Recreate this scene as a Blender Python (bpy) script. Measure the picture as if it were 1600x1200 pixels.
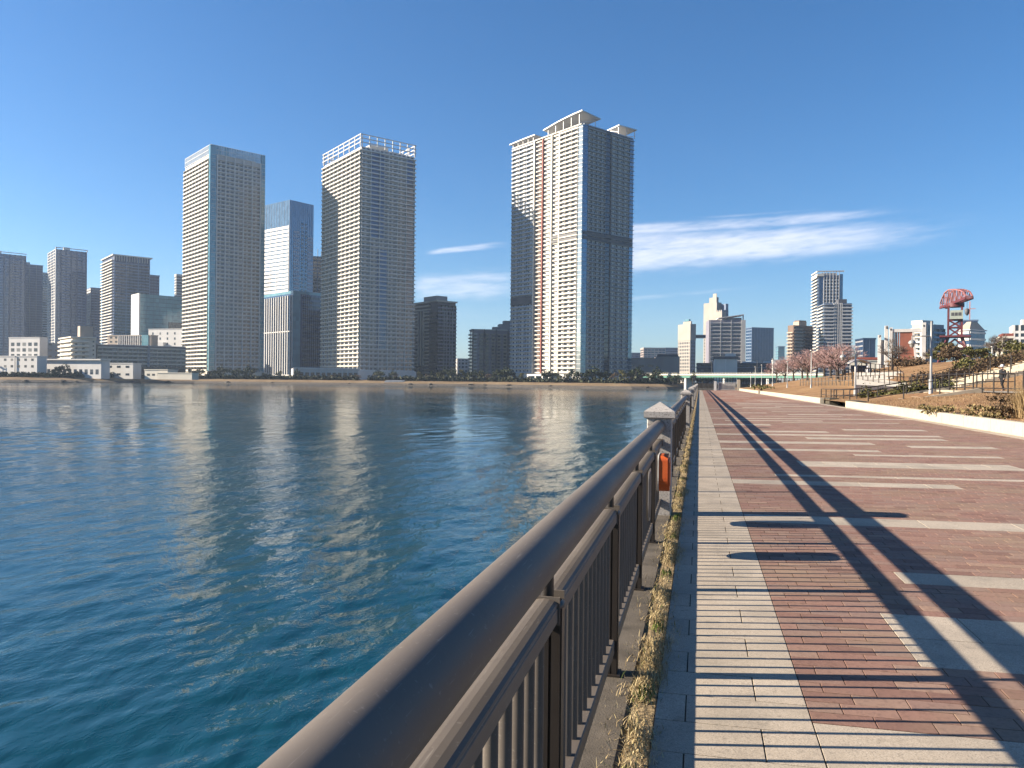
import bpy, bmesh, math, random
import numpy as np
from mathutils import Matrix, Vector

# ------------------------------------------------------------------ camera, world, sun, exposure
SC = bpy.context.scene
for o in list(bpy.data.objects): bpy.data.objects.remove(o)
COL = SC.collection
rad = math.radians
YAW, ROLL, FPX, EYE = rad(13.72), rad(0.6), 1200.0, 1.5
PITCH = rad(-0.266)
ROT = Matrix.Rotation(YAW, 3, 'Z') @ Matrix.Rotation(math.pi/2 + PITCH, 3, 'X') @ Matrix.Rotation(ROLL, 3, 'Z')
cam_d = bpy.data.cameras.new('camera'); cam = bpy.data.objects.new('camera', cam_d); COL.objects.link(cam)
cam.matrix_world = Matrix.Translation((0, 0, EYE)) @ ROT.to_4x4()
cam_d.sensor_width = 36.0; cam_d.lens = 27.0; cam_d.clip_start = 0.05; cam_d.clip_end = 20000
SC.camera = cam

SUN_EL = rad(24.0); SUN_AZ = rad(-101.2)            # azimuth measured from +Y towards +X
sun_dir = Vector((math.sin(SUN_AZ)*math.cos(SUN_EL), math.cos(SUN_AZ)*math.cos(SUN_EL), math.sin(SUN_EL)))
sd = bpy.data.lights.new('sun', 'SUN'); sd.energy = 5.0; sd.angle = rad(0.5); sd.color = (1.0, 0.87, 0.70)
so = bpy.data.objects.new('sun', sd); COL.objects.link(so)
so.location = (-200, -40, 200)
so.rotation_euler = sun_dir.to_track_quat('Z', 'Y').to_euler()

W = bpy.data.worlds.new('World'); SC.world = W; W.use_nodes = True
wt = W.node_tree; wt.nodes.clear()
def wn(t, **k):
    n = wt.nodes.new(t)
    for a, b in k.items(): setattr(n, a, b)
    return n
def wm(op, a, b=None, c=None):
    n = wn('ShaderNodeMath', operation=op)
    for i, v in enumerate((a, b, c)):
        if v is None: continue
        if isinstance(v, (int, float)): n.inputs[i].default_value = v
        else: wt.links.new(v, n.inputs[i])
    return n.outputs[0]
def wramp(x, a, b):
    n = wn('ShaderNodeMapRange', interpolation_type='SMOOTHSTEP')
    wt.links.new(x, n.inputs[0]); n.inputs[1].default_value = a; n.inputs[2].default_value = b
    return n.outputs[0]
sky = wn('ShaderNodeTexSky', sky_type='NISHITA', sun_disc=False)
sky.sun_elevation = SUN_EL; sky.sun_rotation = SUN_AZ % (2*math.pi)
sky.altitude = 0; sky.air_density = 1.0; sky.dust_density = 0.5; sky.ozone_density = 6.0
tc = wn('ShaderNodeTexCoord'); sx = wn('ShaderNodeSeparateXYZ'); wt.links.new(tc.outputs['Generated'], sx.inputs[0])
az = wm('MULTIPLY', wm('ARCTAN2', sx.outputs[0], sx.outputs[1]), 180/math.pi)
el = wm('MULTIPLY', wm('ARCSINE', sx.outputs[2]), 180/math.pi)
def streaks(sa, se, tilt, seed, det=6):
    cb = wn('ShaderNodeCombineXYZ')
    wt.links.new(wm('MULTIPLY', az, sa), cb.inputs[0])
    wt.links.new(wm('MULTIPLY', wm('SUBTRACT', el, wm('MULTIPLY', az, tilt)), se), cb.inputs[1]); cb.inputs[2].default_value = seed
    nz = wn('ShaderNodeTexNoise'); nz.inputs['Scale'].default_value = 1.0; nz.inputs['Detail'].default_value = det
    nz.inputs['Roughness'].default_value = 0.55; nz.inputs['Distortion'].default_value = 0.35
    wt.links.new(cb.outputs[0], nz.inputs['Vector']); return nz.outputs[0]
n1 = streaks(0.16, 0.85, 0.05, 3.1); n2 = streaks(0.55, 3.4, 0.06, 9.7, 9)
tex = wm('ADD', wm('MULTIPLY', n1, 0.58), wm('MULTIPLY', n2, 0.42))
# cirrus banks: azimuth range, elevation of the axis, tilt, half thickness at both ends, strength
clouds = None
for a0, a1, e0, e1, h0, h1, st in (
        (-14, 20.5, 9.2, 10.2, 2.2, 0.75, 1.0), (-9, 17.0, 11.0, 11.5, 0.55, 0.4, 0.8), (-1, 9.0, 11.75, 11.9, 0.12, 0.1, 0.35),
        (-20.5, -13.2, 9.3, 10.2, 0.22, 0.32, 0.8), (-22, -11.5, 6.6, 7.4, 1.2, 1.3, 0.75), (-6.0, 5.0, 6.0, 6.9, 0.2, 0.15, 0.45),
        (-30, -12, 4.6, 5.2, 0.7, 0.5, 0.3)):
    t = wm('DIVIDE', wm('SUBTRACT', az, a0), a1 - a0)
    axis = wm('ADD', e0, wm('MULTIPLY', t, e1 - e0)); half = wm('ADD', h0, wm('MULTIPLY', t, h1 - h0))
    dv = wm('DIVIDE', wm('ABSOLUTE', wm('SUBTRACT', el, axis)), wm('MAXIMUM', half, 0.05))
    m = wm('MULTIPLY', wm('SUBTRACT', 1.0, wramp(dv, 0.25, 1.25)),
           wm('MULTIPLY', wramp(t, 0.0, 0.18), wm('SUBTRACT', 1.0, wramp(t, 0.55, 1.0))))
    m = wm('MULTIPLY', m, st)
    clouds = m if clouds is None else wm('MAXIMUM', clouds, m)
dens = wm('MULTIPLY', clouds, wramp(wm('ADD', tex, wm('MULTIPLY', clouds, 0.24)), 0.40, 0.86))
mixc = wn('ShaderNodeMix', data_type='RGBA')
wt.links.new(wm('MULTIPLY', dens, 0.68), mixc.inputs['Factor'])
hs = wn('ShaderNodeHueSaturation'); hs.inputs['Saturation'].default_value = 1.15; hs.inputs['Value'].default_value = 1.0
wt.links.new(sky.outputs[0], hs.inputs['Color'])
wt.links.new(hs.outputs[0], mixc.inputs['A']); mixc.inputs['B'].default_value = (7.6, 7.5, 8.0, 1)
bg = wn('ShaderNodeBackground'); bg.inputs[1].default_value = 0.053
wt.links.new(mixc.outputs['Result'], bg.inputs[0])
wo = wn('ShaderNodeOutputWorld'); wt.links.new(bg.outputs[0], wo.inputs[0])
vs = SC.view_settings
vs.view_transform = 'Standard'; vs.look = 'None'; vs.exposure = 1.66; vs.gamma = 1.0
try: vs.use_curve_mapping = False
except Exception: pass
SC.cycles.use_denoising = True
SC.cycles.max_bounces = 6; SC.cycles.transparent_max_bounces = 6
SC.cycles.caustics_reflective = False; SC.cycles.caustics_refractive = False
random.seed(7); rng = np.random.default_rng(7)

# ------------------------------------------------------------------ helpers
RT = np.array(ROT)
FWD = Vector((-math.sin(YAW), math.cos(YAW), 0)); RGT = Vector((math.cos(YAW), math.sin(YAW), 0))
def ray(x, y): return Vector(RT @ np.array([(x-800)/FPX, -(y-600)/FPX, -1.0]))
def at(x, y, d): return Vector((0, 0, EYE)) + ray(x, y)*d
def link(name, me, parent=None):
    o = bpy.data.objects.new(name, me); COL.objects.link(o)
    if parent is not None: o.parent = parent
    return o
def tag(o, label=None, cat=None, group=None, kind=None):
    if label: o['label'] = label
    if cat: o['category'] = cat
    if group: o['group'] = group
    if kind: o['kind'] = kind
    return o
def empty(name, loc, rz=0.0, label=None, cat=None, group=None):
    o = link(name, None); o.location = loc; o.rotation_euler = (0, 0, rz); o.empty_display_size = 0.5
    return tag(o, label, cat, group)
BOXF = np.array([[0,3,2,1],[4,5,6,7],[0,1,5,4],[1,2,6,5],[2,3,7,6],[3,0,4,7]])
class MB:
    """collects boxes, tubes and free polygons and links them as one mesh"""
    def __init__(s): s.bx = []; s.v = []; s.f = []; s.smooth = []
    def box(s, x0, y0, z0, x1, y1, z1):
        s.bx.append((min(x0,x1), min(y0,y1), min(z0,z1), max(x0,x1), max(y0,y1), max(z0,z1))); return s
    def poly(s, vs, fs, smooth=False):
        k = len(s.v); s.v += [tuple(p) for p in vs]
        for f in fs: s.f.append([k+i for i in f]); s.smooth.append(smooth)
        return s
    def tube(s, pts, r, n=8, cap=True, smooth=True):
        pts = [Vector(p) for p in pts]; rs = r if isinstance(r, (list, tuple)) else [r]*len(pts)
        rings = []
        for i, p in enumerate(pts):
            d = (pts[min(i+1, len(pts)-1)] - pts[max(i-1, 0)]).normalized()
            up = Vector((0,0,1)) if abs(d.z) < 0.9 else Vector((0,1,0))
            a = d.cross(up).normalized(); b = a.cross(d)
            rings.append([p + (a*math.cos(2*math.pi*k/n) + b*math.sin(2*math.pi*k/n))*rs[i] for k in range(n)])
        vs = [q for r_ in rings for q in r_]; fs = []
        for i in range(len(pts)-1):
            for k in range(n):
                k2 = (k+1) % n; fs.append((i*n+k, i*n+k2, (i+1)*n+k2, (i+1)*n+k))
        s.poly(vs, fs, smooth)
        if cap: s.poly(rings[0], [list(range(n))]); s.poly(rings[-1], [list(range(n))[::-1]])
        return s
    def bar(s, p, q, w, h=None):                                # square bar between two points
        p = Vector(p); q = Vector(q); h = h or w; d = (q-p).normalized()
        up = Vector((0,0,1)) if abs(d.z) < 0.95 else Vector((0,1,0))
        a = d.cross(up).normalized()*(w/2); b = a.cross(d).normalized()*(h/2)
        vs = [e + x for e in (p, q) for x in (-a-b, a-b, a+b, -a+b)]
        return s.poly(vs, BOXF.tolist())
    def prism(s, outline, axis, t0, t1):                        # outline of (a,b) pairs swept along an axis
        n = len(outline)
        def P(a, b, t): return {'x': (t,a,b), 'y': (a,t,b), 'z': (a,b,t)}[axis]
        vs = [P(a,b,t0) for a,b in outline] + [P(a,b,t1) for a,b in outline]
        fs = [(i, (i+1)%n, n+(i+1)%n, n+i) for i in range(n)] + [list(range(n))[::-1], list(range(n, 2*n))]
        return s.poly(vs, fs)
    def mesh(s, name, mat=None):
        me = bpy.data.meshes.new(name); V = [np.array(s.v, dtype=float).reshape(-1,3)]; faces = []; off = len(s.v)
        loops = [i for f in s.f for i in f]; tot = [len(f) for f in s.f]; sm = list(s.smooth)
        if s.bx:
            B = np.array(s.bx); ix = [[0,1,2],[3,1,2],[3,4,2],[0,4,2],[0,1,5],[3,1,5],[3,4,5],[0,4,5]]
            V.append(B[:, np.array(ix)].reshape(-1,3))
            F = (BOXF[None] + (off + 8*np.arange(len(B)))[:,None,None]).reshape(-1)
            loops = np.concatenate([np.array(loops, dtype=np.int64), F]); tot = np.concatenate([np.array(tot, dtype=np.int64), np.full(6*len(B), 4)])
            sm += [False]*(6*len(B))
        V = np.concatenate(V); loops = np.asarray(loops, dtype=np.int32); tot = np.asarray(tot, dtype=np.int32)
        raw_mesh(me, V, loops, tot, sm)
        if mat: me.materials.append(mat)
        return me
    def build(s, name, mat, parent=None, kind=None):
        o = link(name, s.mesh(name, mat), parent)
        if kind: o['kind'] = kind
        return o
def raw_mesh(me, V, loops, tot, smooth=None):
    me.vertices.add(len(V)); me.vertices.foreach_set('co', np.ascontiguousarray(V, dtype=np.float32).ravel())
    me.loops.add(len(loops)); me.loops.foreach_set('vertex_index', np.asarray(loops, dtype=np.int32))
    me.polygons.add(len(tot)); st = np.concatenate([[0], np.cumsum(tot)[:-1]]).astype(np.int32)
    me.polygons.foreach_set('loop_start', st); me.polygons.foreach_set('loop_total', np.asarray(tot, dtype=np.int32))
    me.polygons.foreach_set('use_smooth', np.zeros(len(tot), dtype=bool) if smooth is None else np.asarray(smooth, dtype=bool))
    me.update(calc_edges=True); me.validate()
def quads_mesh(name, Q, mat):                                    # Q: (n,4,3)
    me = bpy.data.meshes.new(name); n = len(Q)
    raw_mesh(me, Q.reshape(-1,3), np.arange(4*n), np.full(n,4)); me.materials.append(mat); return me
def tris_mesh(name, T, mat):
    me = bpy.data.meshes.new(name); n = len(T)
    raw_mesh(me, T.reshape(-1,3), np.arange(3*n), np.full(n,3)); me.materials.append(mat); return me
def dup(root, loc, rz=0.0, sc=1.0, label=None, group=None):
    r = root.copy(); COL.objects.link(r); r.location = loc; r.rotation_euler = (0,0,rz); r.scale = (sc,sc,sc) if not isinstance(sc, tuple) else sc
    if label: r['label'] = label
    if group: r['group'] = group
    for ch in root.children:
        c = ch.copy(); COL.objects.link(c); c.parent = r
        for g in ch.children:
            d = g.copy(); COL.objects.link(d); d.parent = c
    return r

# ------------------------------------------------------------------ materials
MATS = {}
class NT:
    ALB = 0.67                                                   # reflectance scale that goes with the exposure above
    def __init__(s, name, alb=None):
        s.alb = NT.ALB if alb is None else alb; s.m = bpy.data.materials.new(name); s.m.use_nodes = True; s.t = s.m.node_tree; s.b = s.t.nodes['Principled BSDF']
    def n(s, t, **k):
        x = s.t.nodes.new(t)
        for a, b in k.items(): setattr(x, a, b)
        return x
    def l(s, a, b): s.t.links.new(a, b)
    def math(s, op, a, b=None):
        x = s.n('ShaderNodeMath', operation=op)
        for i, v in enumerate((a, b)):
            if v is None: continue
            if isinstance(v, (int, float)): x.inputs[i].default_value = v
            else: s.l(v, x.inputs[i])
        return x.outputs[0]
    def noise(s, scale, detail=4, rough=0.55, vec=None, dist=0.0):
        x = s.n('ShaderNodeTexNoise'); x.inputs['Scale'].default_value = scale; x.inputs['Detail'].default_value = detail
        x.inputs['Roughness'].default_value = rough; x.inputs['Distortion'].default_value = dist
        s.l(vec if vec is not None else s.coord(), x.inputs['Vector']); return x.outputs[0]
    def coord(s, kind='Object'):
        if not hasattr(s, '_tc'): s._tc = s.n('ShaderNodeTexCoord')
        return s._tc.outputs[kind]
    def pos(s):
        if not hasattr(s, '_g'): s._g = s.n('ShaderNodeNewGeometry')
        return s._g.outputs['Position']
    def island(s):
        s.pos(); oi = s.n('ShaderNodeObjectInfo')
        return s.math('FRACT', s.math('ADD', s._g.outputs['Random Per Island'], oi.outputs['Random']))
    def scaled(s, sx, sy, sz, rz=0.0, vec=None):
        x = s.n('ShaderNodeMapping'); x.inputs['Scale'].default_value = (sx,sy,sz); x.inputs['Rotation'].default_value = (0,0,rz)
        s.l(vec if vec is not None else s.pos(), x.inputs['Vector']); return x.outputs[0]
    def mix(s, f, a, b, blend='MIX'):
        x = s.n('ShaderNodeMix', data_type='RGBA', blend_type=blend)
        for k, v in (('Factor', f), ('A', a), ('B', b)):
            if isinstance(v, (int, float)): x.inputs[k].default_value = v
            elif isinstance(v, tuple): x.inputs[k].default_value = (*v[:3], 1)
            else: s.l(v, x.inputs[k])
        return x.outputs['Result']
    def ramp(s, x, stops):
        r = s.n('ShaderNodeValToRGB'); e = r.color_ramp.elements
        while len(e) < len(stops): e.new(0.5)
        for i, (p, c) in enumerate(stops):
            e[i].position = p; e[i].color = (*c, 1) if isinstance(c, tuple) else (c, c, c, 1)
        s.l(x, r.inputs[0]); return r.outputs[0]
    def rng(s, x, a, b, c=0.0, d=1.0):
        m = s.n('ShaderNodeMapRange'); s.l(x, m.inputs[0])
        for i, v in enumerate((a, b, c, d)): m.inputs[i+1].default_value = v
        return m.outputs[0]
    def set(s, **k):
        for a, v in k.items():
            key = {'color':'Base Color','rough':'Roughness','metal':'Metallic','ior':'IOR','spec':'Specular IOR Level','alpha':'Alpha','coat':'Coat Weight','normal':'Normal','trans':'Transmission Weight','sheen':'Sheen Weight'}[a]
            if a == 'color' and s.alb != 1.0: v = tuple(x*s.alb for x in v) if isinstance(v, tuple) else s.mix(1.0, v, (s.alb,)*3, 'MULTIPLY')
            if isinstance(v, (int, float)): s.b.inputs[key].default_value = v
            elif isinstance(v, tuple): s.b.inputs[key].default_value = (*v[:3], 1)
            else: s.l(v, s.b.inputs[key])
        return s
    def bump(s, h, strength=0.3, dist=0.01, normal=None):
        x = s.n('ShaderNodeBump'); x.inputs['Strength'].default_value = strength; x.inputs['Distance'].default_value = dist
        s.l(h, x.inputs['Height'])
        if normal is not None: s.l(normal, x.inputs['Normal'])
        return x.outputs[0]
def paint(name, col, rough=0.6, var=0.12, scale=0.35, metal=0.0, streak=True, spec=0.4):
    """painted wall or metal with soft weathering"""
    if name in MATS: return MATS[name]
    t = NT(name); a = t.noise(scale, 5, vec=t.pos()); d = tuple(c*(1-var*1.6) for c in col); h = tuple(min(1, c*(1+var)) for c in col)
    c = t.mix(t.rng(a, 0.3, 0.7), d, h)
    if streak:
        b = t.noise(1.0, 3, vec=t.scaled(scale*4, scale*4, scale*0.35)); c = t.mix(t.rng(b, 0.45, 0.8, 0, 0.35), c, tuple(x*0.72 for x in col))
    t.set(color=c, rough=rough, metal=metal, spec=spec); MATS[name] = t.m; return t.m
def glass(name, col, rough=0.08, var=0.5, bright=(0.30,0.29,0.27), share=0.16, metal=0.0, spec=0.6):
    """window panes: dark with curtains here and there, each pane its own tone"""
    if name in MATS: return MATS[name]
    t = NT(name); i = t.island(); c = t.mix(t.math('MULTIPLY', i, var), col, tuple(x*0.35 for x in col))
    j = t.math('FRACT', t.math('MULTIPLY', i, 37.7)); c = t.mix(t.math('MULTIPLY', t.math('GREATER_THAN', j, 1-share), 0.8), c, bright)
    t.set(color=c, rough=rough, spec=spec, metal=metal); MATS[name] = t.m; return t.m
def curtain(name, col, cell=(3.0, 3.8), rough=0.06, metal=0.35, spec=0.8):
    """curtain-wall glass: slightly uneven panes that catch the sky differently"""
    if name in MATS: return MATS[name]
    t = NT(name); v = t.scaled(1/cell[0], 1/cell[0], 1/cell[1], vec=t.coord())
    fl = t.n('ShaderNodeVectorMath', operation='FLOOR'); t.l(v, fl.inputs[0]); w = t.n('ShaderNodeTexWhiteNoise', noise_dimensions='3D'); t.l(fl.outputs[0], w.inputs['Vector'])
    c = t.mix(w.outputs['Value'], tuple(x*0.78 for x in col), tuple(x*1.15 for x in col))
    nb = t.noise(0.25, 2, vec=t.coord())
    t.set(color=c, rough=rough, metal=metal, spec=spec, normal=t.bump(nb, 0.12, 0.5)); MATS[name] = t.m; return t.m
# ------------------------------------------------------------------ water, quay, promenade
WZ = -2.7; CS = 0.014                                             # water level, cross fall of the paving
t = NT('river_water', 1.0)
p = t.pos(); ln = t.n('ShaderNodeVectorMath', operation='LENGTH'); t.l(p, ln.inputs[0]); dist = ln.outputs['Value']
chop = t.noise(1.0, 3, 0.55, vec=t.scaled(0.75, 0.38, 1, rad(16)), dist=0.5)
rip = t.noise(1.0, 4, 0.6, vec=t.scaled(3.4, 1.9, 1, rad(16)), dist=0.5)
patch = t.rng(t.noise(1.0, 4, 0.55, vec=t.scaled(0.016, 0.045, 1, rad(-8))), 0.36, 0.64, 0.35, 1.25)   # cat's paws and slicks
far = t.rng(dist, 60, 260, 0.0, 1.0)
fine = t.noise(1.0, 2, 0.5, vec=t.scaled(9.0, 5.5, 1, rad(10)), dist=0.3)
hgt = t.math('ADD', t.math('ADD', t.math('MULTIPLY', t.math('MULTIPLY', chop, far), 0.15), t.math('MULTIPLY', rip, 0.036)), t.math('MULTIPLY', fine, 0.007))
t.set(color=(0.003, 0.038, 0.057), rough=0.025, ior=1.333, spec=0.5, normal=t.bump(t.math('MULTIPLY', hgt, patch), 1.0, 1.0)); WATER = t.m
# wind waves as real relief, finer towards the quay
gw_ = np.random.default_rng(12); NW = 110
lam = np.exp(gw_.uniform(np.log(0.24), np.log(4.5), NW)); th_ = rad(-16) + gw_.normal(0, 0.55, NW); ph_ = gw_.uniform(0, 2*np.pi, NW)
kk_ = 2*np.pi/lam; slope = 0.0205*np.where(lam < 0.9, 1.0, (0.9/lam)**0.75); amp = slope/kk_
rad_ = 2.0*np.exp(np.arange(0, 690)*0.00825); ang_ = np.radians(np.arange(-104, 3.0, 0.24))
Rr, Aa = np.meshgrid(rad_, ang_, indexing='ij'); WX, WY = Rr*np.sin(Aa), Rr*np.cos(Aa); Hh = np.zeros_like(WX)
pat_ = 0.80 + 0.28*np.sin(WX*0.05+WY*0.11+1)*np.sin(WX*0.021-WY*0.043) + 0.16*np.sin(WX*0.19+WY*0.07)
for l_, t_, f_, k_, a_ in zip(lam, th_, ph_, kk_, amp):
    att = np.clip((l_/(Rr*0.0085) - 1.6)/2.0, 0, 1); s_ = np.sin(k_*(WX*math.cos(t_)+WY*math.sin(t_)) + f_); Hh += a_*att*(s_ + 0.22*np.cos(2*(k_*(WX*math.cos(t_)+WY*math.sin(t_)) + f_)))
Hh *= pat_*np.clip((560-Rr)/120, 0, 1)
Wv = np.stack([WX, WY, WZ + Hh], -1).reshape(-1,3); na = len(ang_); ii = np.arange(len(rad_)-1)[:,None]*na + np.arange(na-1)[None]
Fq = np.stack([ii, ii+na, ii+na+1, ii+1], -1).reshape(-1,4); cxm = Wv[Fq].mean(1); Fq = Fq[cxm[:,0] < -0.6]
wme = bpy.data.meshes.new('water'); raw_mesh(wme, Wv, Fq.reshape(-1), np.full(len(Fq),4), np.ones(len(Fq), bool)); wme.materials.append(WATER)
wob = tag(link('water', wme), kind='structure')
ro = rad_[-1]; fl_ = MB(); fl_.poly([(-6000,-600,WZ-0.35),(6000,-600,WZ-0.35),(6000,9000,WZ-0.35),(-6000,9000,WZ-0.35)], [(0,1,2,3)]); tag(fl_.build('outer_water', WATER), kind='structure')

t = NT('granite_paving')
i = t.island(); sp = t.noise(150, 2, 0.7, vec=t.pos()); md = t.noise(2.2, 5, vec=t.pos()); fine = t.noise(38, 3, 0.6, vec=t.pos())
c = t.mix(i, (0.48,0.405,0.315), (0.58,0.49,0.385)); c = t.mix(t.rng(sp, 0.55, 0.66, 0, 0.7), c, (0.17,0.155,0.135)); c = t.mix(t.rng(sp, 0.45, 0.34, 0, 0.5), c, (0.74,0.66,0.545))
c = t.mix(t.rng(md, 0.45, 0.72, 0, 0.5), c, (0.24,0.21,0.17)); blot = t.noise(9, 4, 0.6, vec=t.pos()); c = t.mix(t.rng(blot, 0.62, 0.70, 0, 0.4), c, (0.20,0.17,0.13)); c = t.mix(t.rng(fine, 0.52, 0.72, 0, 0.4), c, (0.25,0.22,0.18))
t.set(color=c, rough=0.78, spec=0.3, normal=t.bump(t.math('ADD', sp, fine), 0.35, 0.002)); GRAN = t.m

t = NT('red_brick_paving')
i = t.island(); n = t.noise(35, 4, 0.6, vec=t.pos()); md = t.noise(0.9, 5, 0.6, vec=t.pos()); sp = t.noise(170, 2, 0.6, vec=t.pos())
c = t.ramp(i, [(0.0, (0.235,0.132,0.104)), (0.25, (0.315,0.178,0.137)), (0.55, (0.335,0.202,0.156)), (0.8, (0.29,0.190,0.155)), (1.0, (0.385,0.25,0.185))])
c = t.mix(t.rng(n, 0.5, 0.8, 0, 0.55), c, (0.10,0.052,0.04)); c = t.mix(t.rng(md, 0.46, 0.72, 0, 0.6), c, (0.31,0.235,0.15)); big = t.noise(0.35, 6, 0.65, vec=t.pos()); c = t.mix(t.rng(big, 0.52, 0.70, 0, 0.45), c, (0.17,0.105,0.078)); c = t.mix(t.rng(sp, 0.62, 0.75, 0, 0.5), c, (0.34,0.24,0.17))
t.set(color=c, rough=0.85, spec=0.25, normal=t.bump(t.math('ADD', n, t.math('MULTIPLY', sp, 0.5)), 0.6, 0.004)); BRICK = t.m

t = NT('paving_joint_sand')
n = t.noise(40, 4, vec=t.pos()); md = t.noise(0.8, 4, vec=t.pos())
c = t.mix(t.rng(n, 0.3, 0.7), (0.055,0.04,0.028), (0.13,0.095,0.062)); c = t.mix(t.rng(md, 0.5, 0.75, 0, 0.6), c, (0.075,0.075,0.03))
t.set(color=c, rough=0.95, spec=0.1); JOINT = t.m

t = NT('far_brick_paving')
v = t.scaled(1/0.24, 1/0.12, 1); w = t.n('ShaderNodeTexWhiteNoise', noise_dimensions='2D'); fl = t.n('ShaderNodeVectorMath', operation='FLOOR'); t.l(v, fl.inputs[0]); t.l(fl.outputs[0], w.inputs['Vector'])
c = t.ramp(w.outputs['Value'], [(0.0, (0.24,0.12,0.085)), (0.5, (0.325,0.17,0.122)), (1.0, (0.375,0.21,0.15))]); c = t.mix(t.rng(t.noise(0.7, 4, vec=t.pos()), 0.5, 0.75, 0, 0.4), c, (0.22,0.15,0.09))
t.set(color=c, rough=0.88, spec=0.2); FARBR = t.m

def wall_x(y): return 8.55 if y < 40 else 8.55 - (y-40)*0.0142
BANDS = [(2.28,3.60,0.5,9), (4.44,5.40,1.15,9), (6.24,6.60,1.5,9), (8.64,9.12,0.5,9), (11.88,12.36,0.5,3.6), (12.96,13.20,1.2,9), (14.52,15.48,1.8,5.4),
         (16.80,17.16,3.1,5.8), (17.76,18.24,0.5,3.8), (19.08,19.68,4.7,6.5), (19.80,20.52,0.5,4.1), (21.48,22.20,2.8,6.15), (22.80,23.40,0.5,6.4),
         (24.24,24.96,1.75,3.75), (25.56,26.28,4.4,6.75), (27.96,28.80,0.5,2.45), (30.0,30.36,3.0,7.0), (31.2,31.8,1.0,4.6), (33.0,33.6,0.5,9), (35.4,35.76,2.2,6.0), (37.2,38.04,4.0,7.2), (39.0,39.6,0.5,3.2)]
rb = random.Random(3); yb = 41.0
while yb < 138:
    w_ = rb.choice([0.36,0.48,0.72,0.96]); a_ = rb.choice([0.5, 0.5, 1.5, 2.5, 3.6, 4.6]); b_ = min(a_ + rb.uniform(1.8, 4.2), 7.4) if rb.random() < 0.75 else 9
    yq = round(yb/0.12)*0.12; BANDS.append((yq, yq+w_, a_, b_)); yb += rb.uniform(1.3, 3.2)
BRICK_END = 60.0
prom = MB()
ys = [-3.0, 10, 20, 40] + list(range(50, 151, 10))
vsL, fsL = [], []
for k, y in enumerate(ys):
    xr = wall_x(y) + 0.2; vsL += [(-0.18, y, -0.18*CS-0.0038), (xr, y, xr*CS-0.0038)]
    if k: fsL.append((2*k-2, 2*k-1, 2*k+1, 2*k))
prom.poly(vsL, fsL)
PROM = tag(prom.build('promenade', JOINT), kind='structure')
# far sheet of brickwork where single bricks can no longer be told apart
fb = MB(); vsL, fsL = [], []
for k, y in enumerate([BRICK_END, 80, 100, 120, 150]):
    xr = wall_x(y) - 0.42; vsL += [(0.5, y, 0.5*CS-0.001), (xr, y, xr*CS-0.001)]
    if k: fsL.append((2*k-2, 2*k-1, 2*k+1, 2*k))
fb.poly(vsL, fsL).build('brick_field', FARBR, PROM, 'stuff')

def slab_mesh(name, lx, ly, h, ch, mat):                           # paver with chamfered upper edge, origin at the centre of its top
    x, y = lx/2, ly/2; m = MB()
    vs = [(-x,-y,-h),(x,-y,-h),(x,y,-h),(-x,y,-h),(-x,-y,-ch),(x,-y,-ch),(x,y,-ch),(-x,y,-ch),(-x+ch,-y+ch,0),(x-ch,-y+ch,0),(x-ch,y-ch,0),(-x+ch,y-ch,0)]
    fs = [(0,1,5,4),(1,2,6,5),(2,3,7,6),(3,0,4,7),(4,5,9,8),(5,6,10,9),(6,7,11,10),(7,4,8,11),(8,9,10,11)]
    return m.poly(vs, fs).mesh(name, mat), np.array(vs), fs
def lay(kind, pieces, mat, ch, h, n_obj, joint):
    """pieces: (cx, cy, lx, ly). nearest ones become objects, the rest one joined part"""
    pieces.sort(key=lambda q: (q[0]-0.7)**2 + q[1]**2)
    shared = {}
    for cx, cy, lx, ly in pieces[:n_obj]:
        key = (round(lx,2), round(ly,2))
        if key not in shared: shared[key] = slab_mesh(kind, lx-joint, ly-joint, h, ch, mat)[0]
        o = link(kind, shared[key], PROM); o.location = (cx, cy, cx*CS + random.uniform(-0.0008, 0.0008))
        o.rotation_euler = (random.uniform(-1, 1)*0.0009/ly, -CS + random.uniform(-1, 1)*0.0009/lx, random.uniform(-1, 1)*0.001/lx)
    rest = pieces[n_obj:]
    if rest:
        R = np.array(rest); n = len(R); base = np.array([(-1,-1,0),(1,-1,0),(1,1,0),(-1,1,0),(-1,-1,1),(1,-1,1),(1,1,1),(-1,1,1)], float)
        hx = (R[:,2]-joint)/2; hy = (R[:,3]-joint)/2
        V = np.zeros((n,8,3)); V[:,:,0] = R[:,0,None] + base[None,:,0]*(hx[:,None]-ch*0.6*base[None,:,2]); V[:,:,1] = R[:,1,None] + base[None,:,1]*(hy[:,None]-ch*0.6*base[None,:,2])
        V[:,:,2] = V[:,:,0]*CS - h*(1-base[None,:,2]) + rng.uniform(-0.0007,0.0007,n)[:,None] + (rng.uniform(-0.0005,0.0005,(n,1))*base[None,:,1])
        F = np.array([(0,1,5,4),(1,2,6,5),(2,3,7,6),(3,0,4,7),(4,5,6,7)])
        me = bpy.data.meshes.new(kind+'_field'); raw_mesh(me, V.reshape(-1,3), (F[None]+8*np.arange(n)[:,None,None]).reshape(-1), np.full(5*n,4)); me.materials.append(mat)
        tag(link(kind+'_field', me, PROM), kind='stuff')
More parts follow.
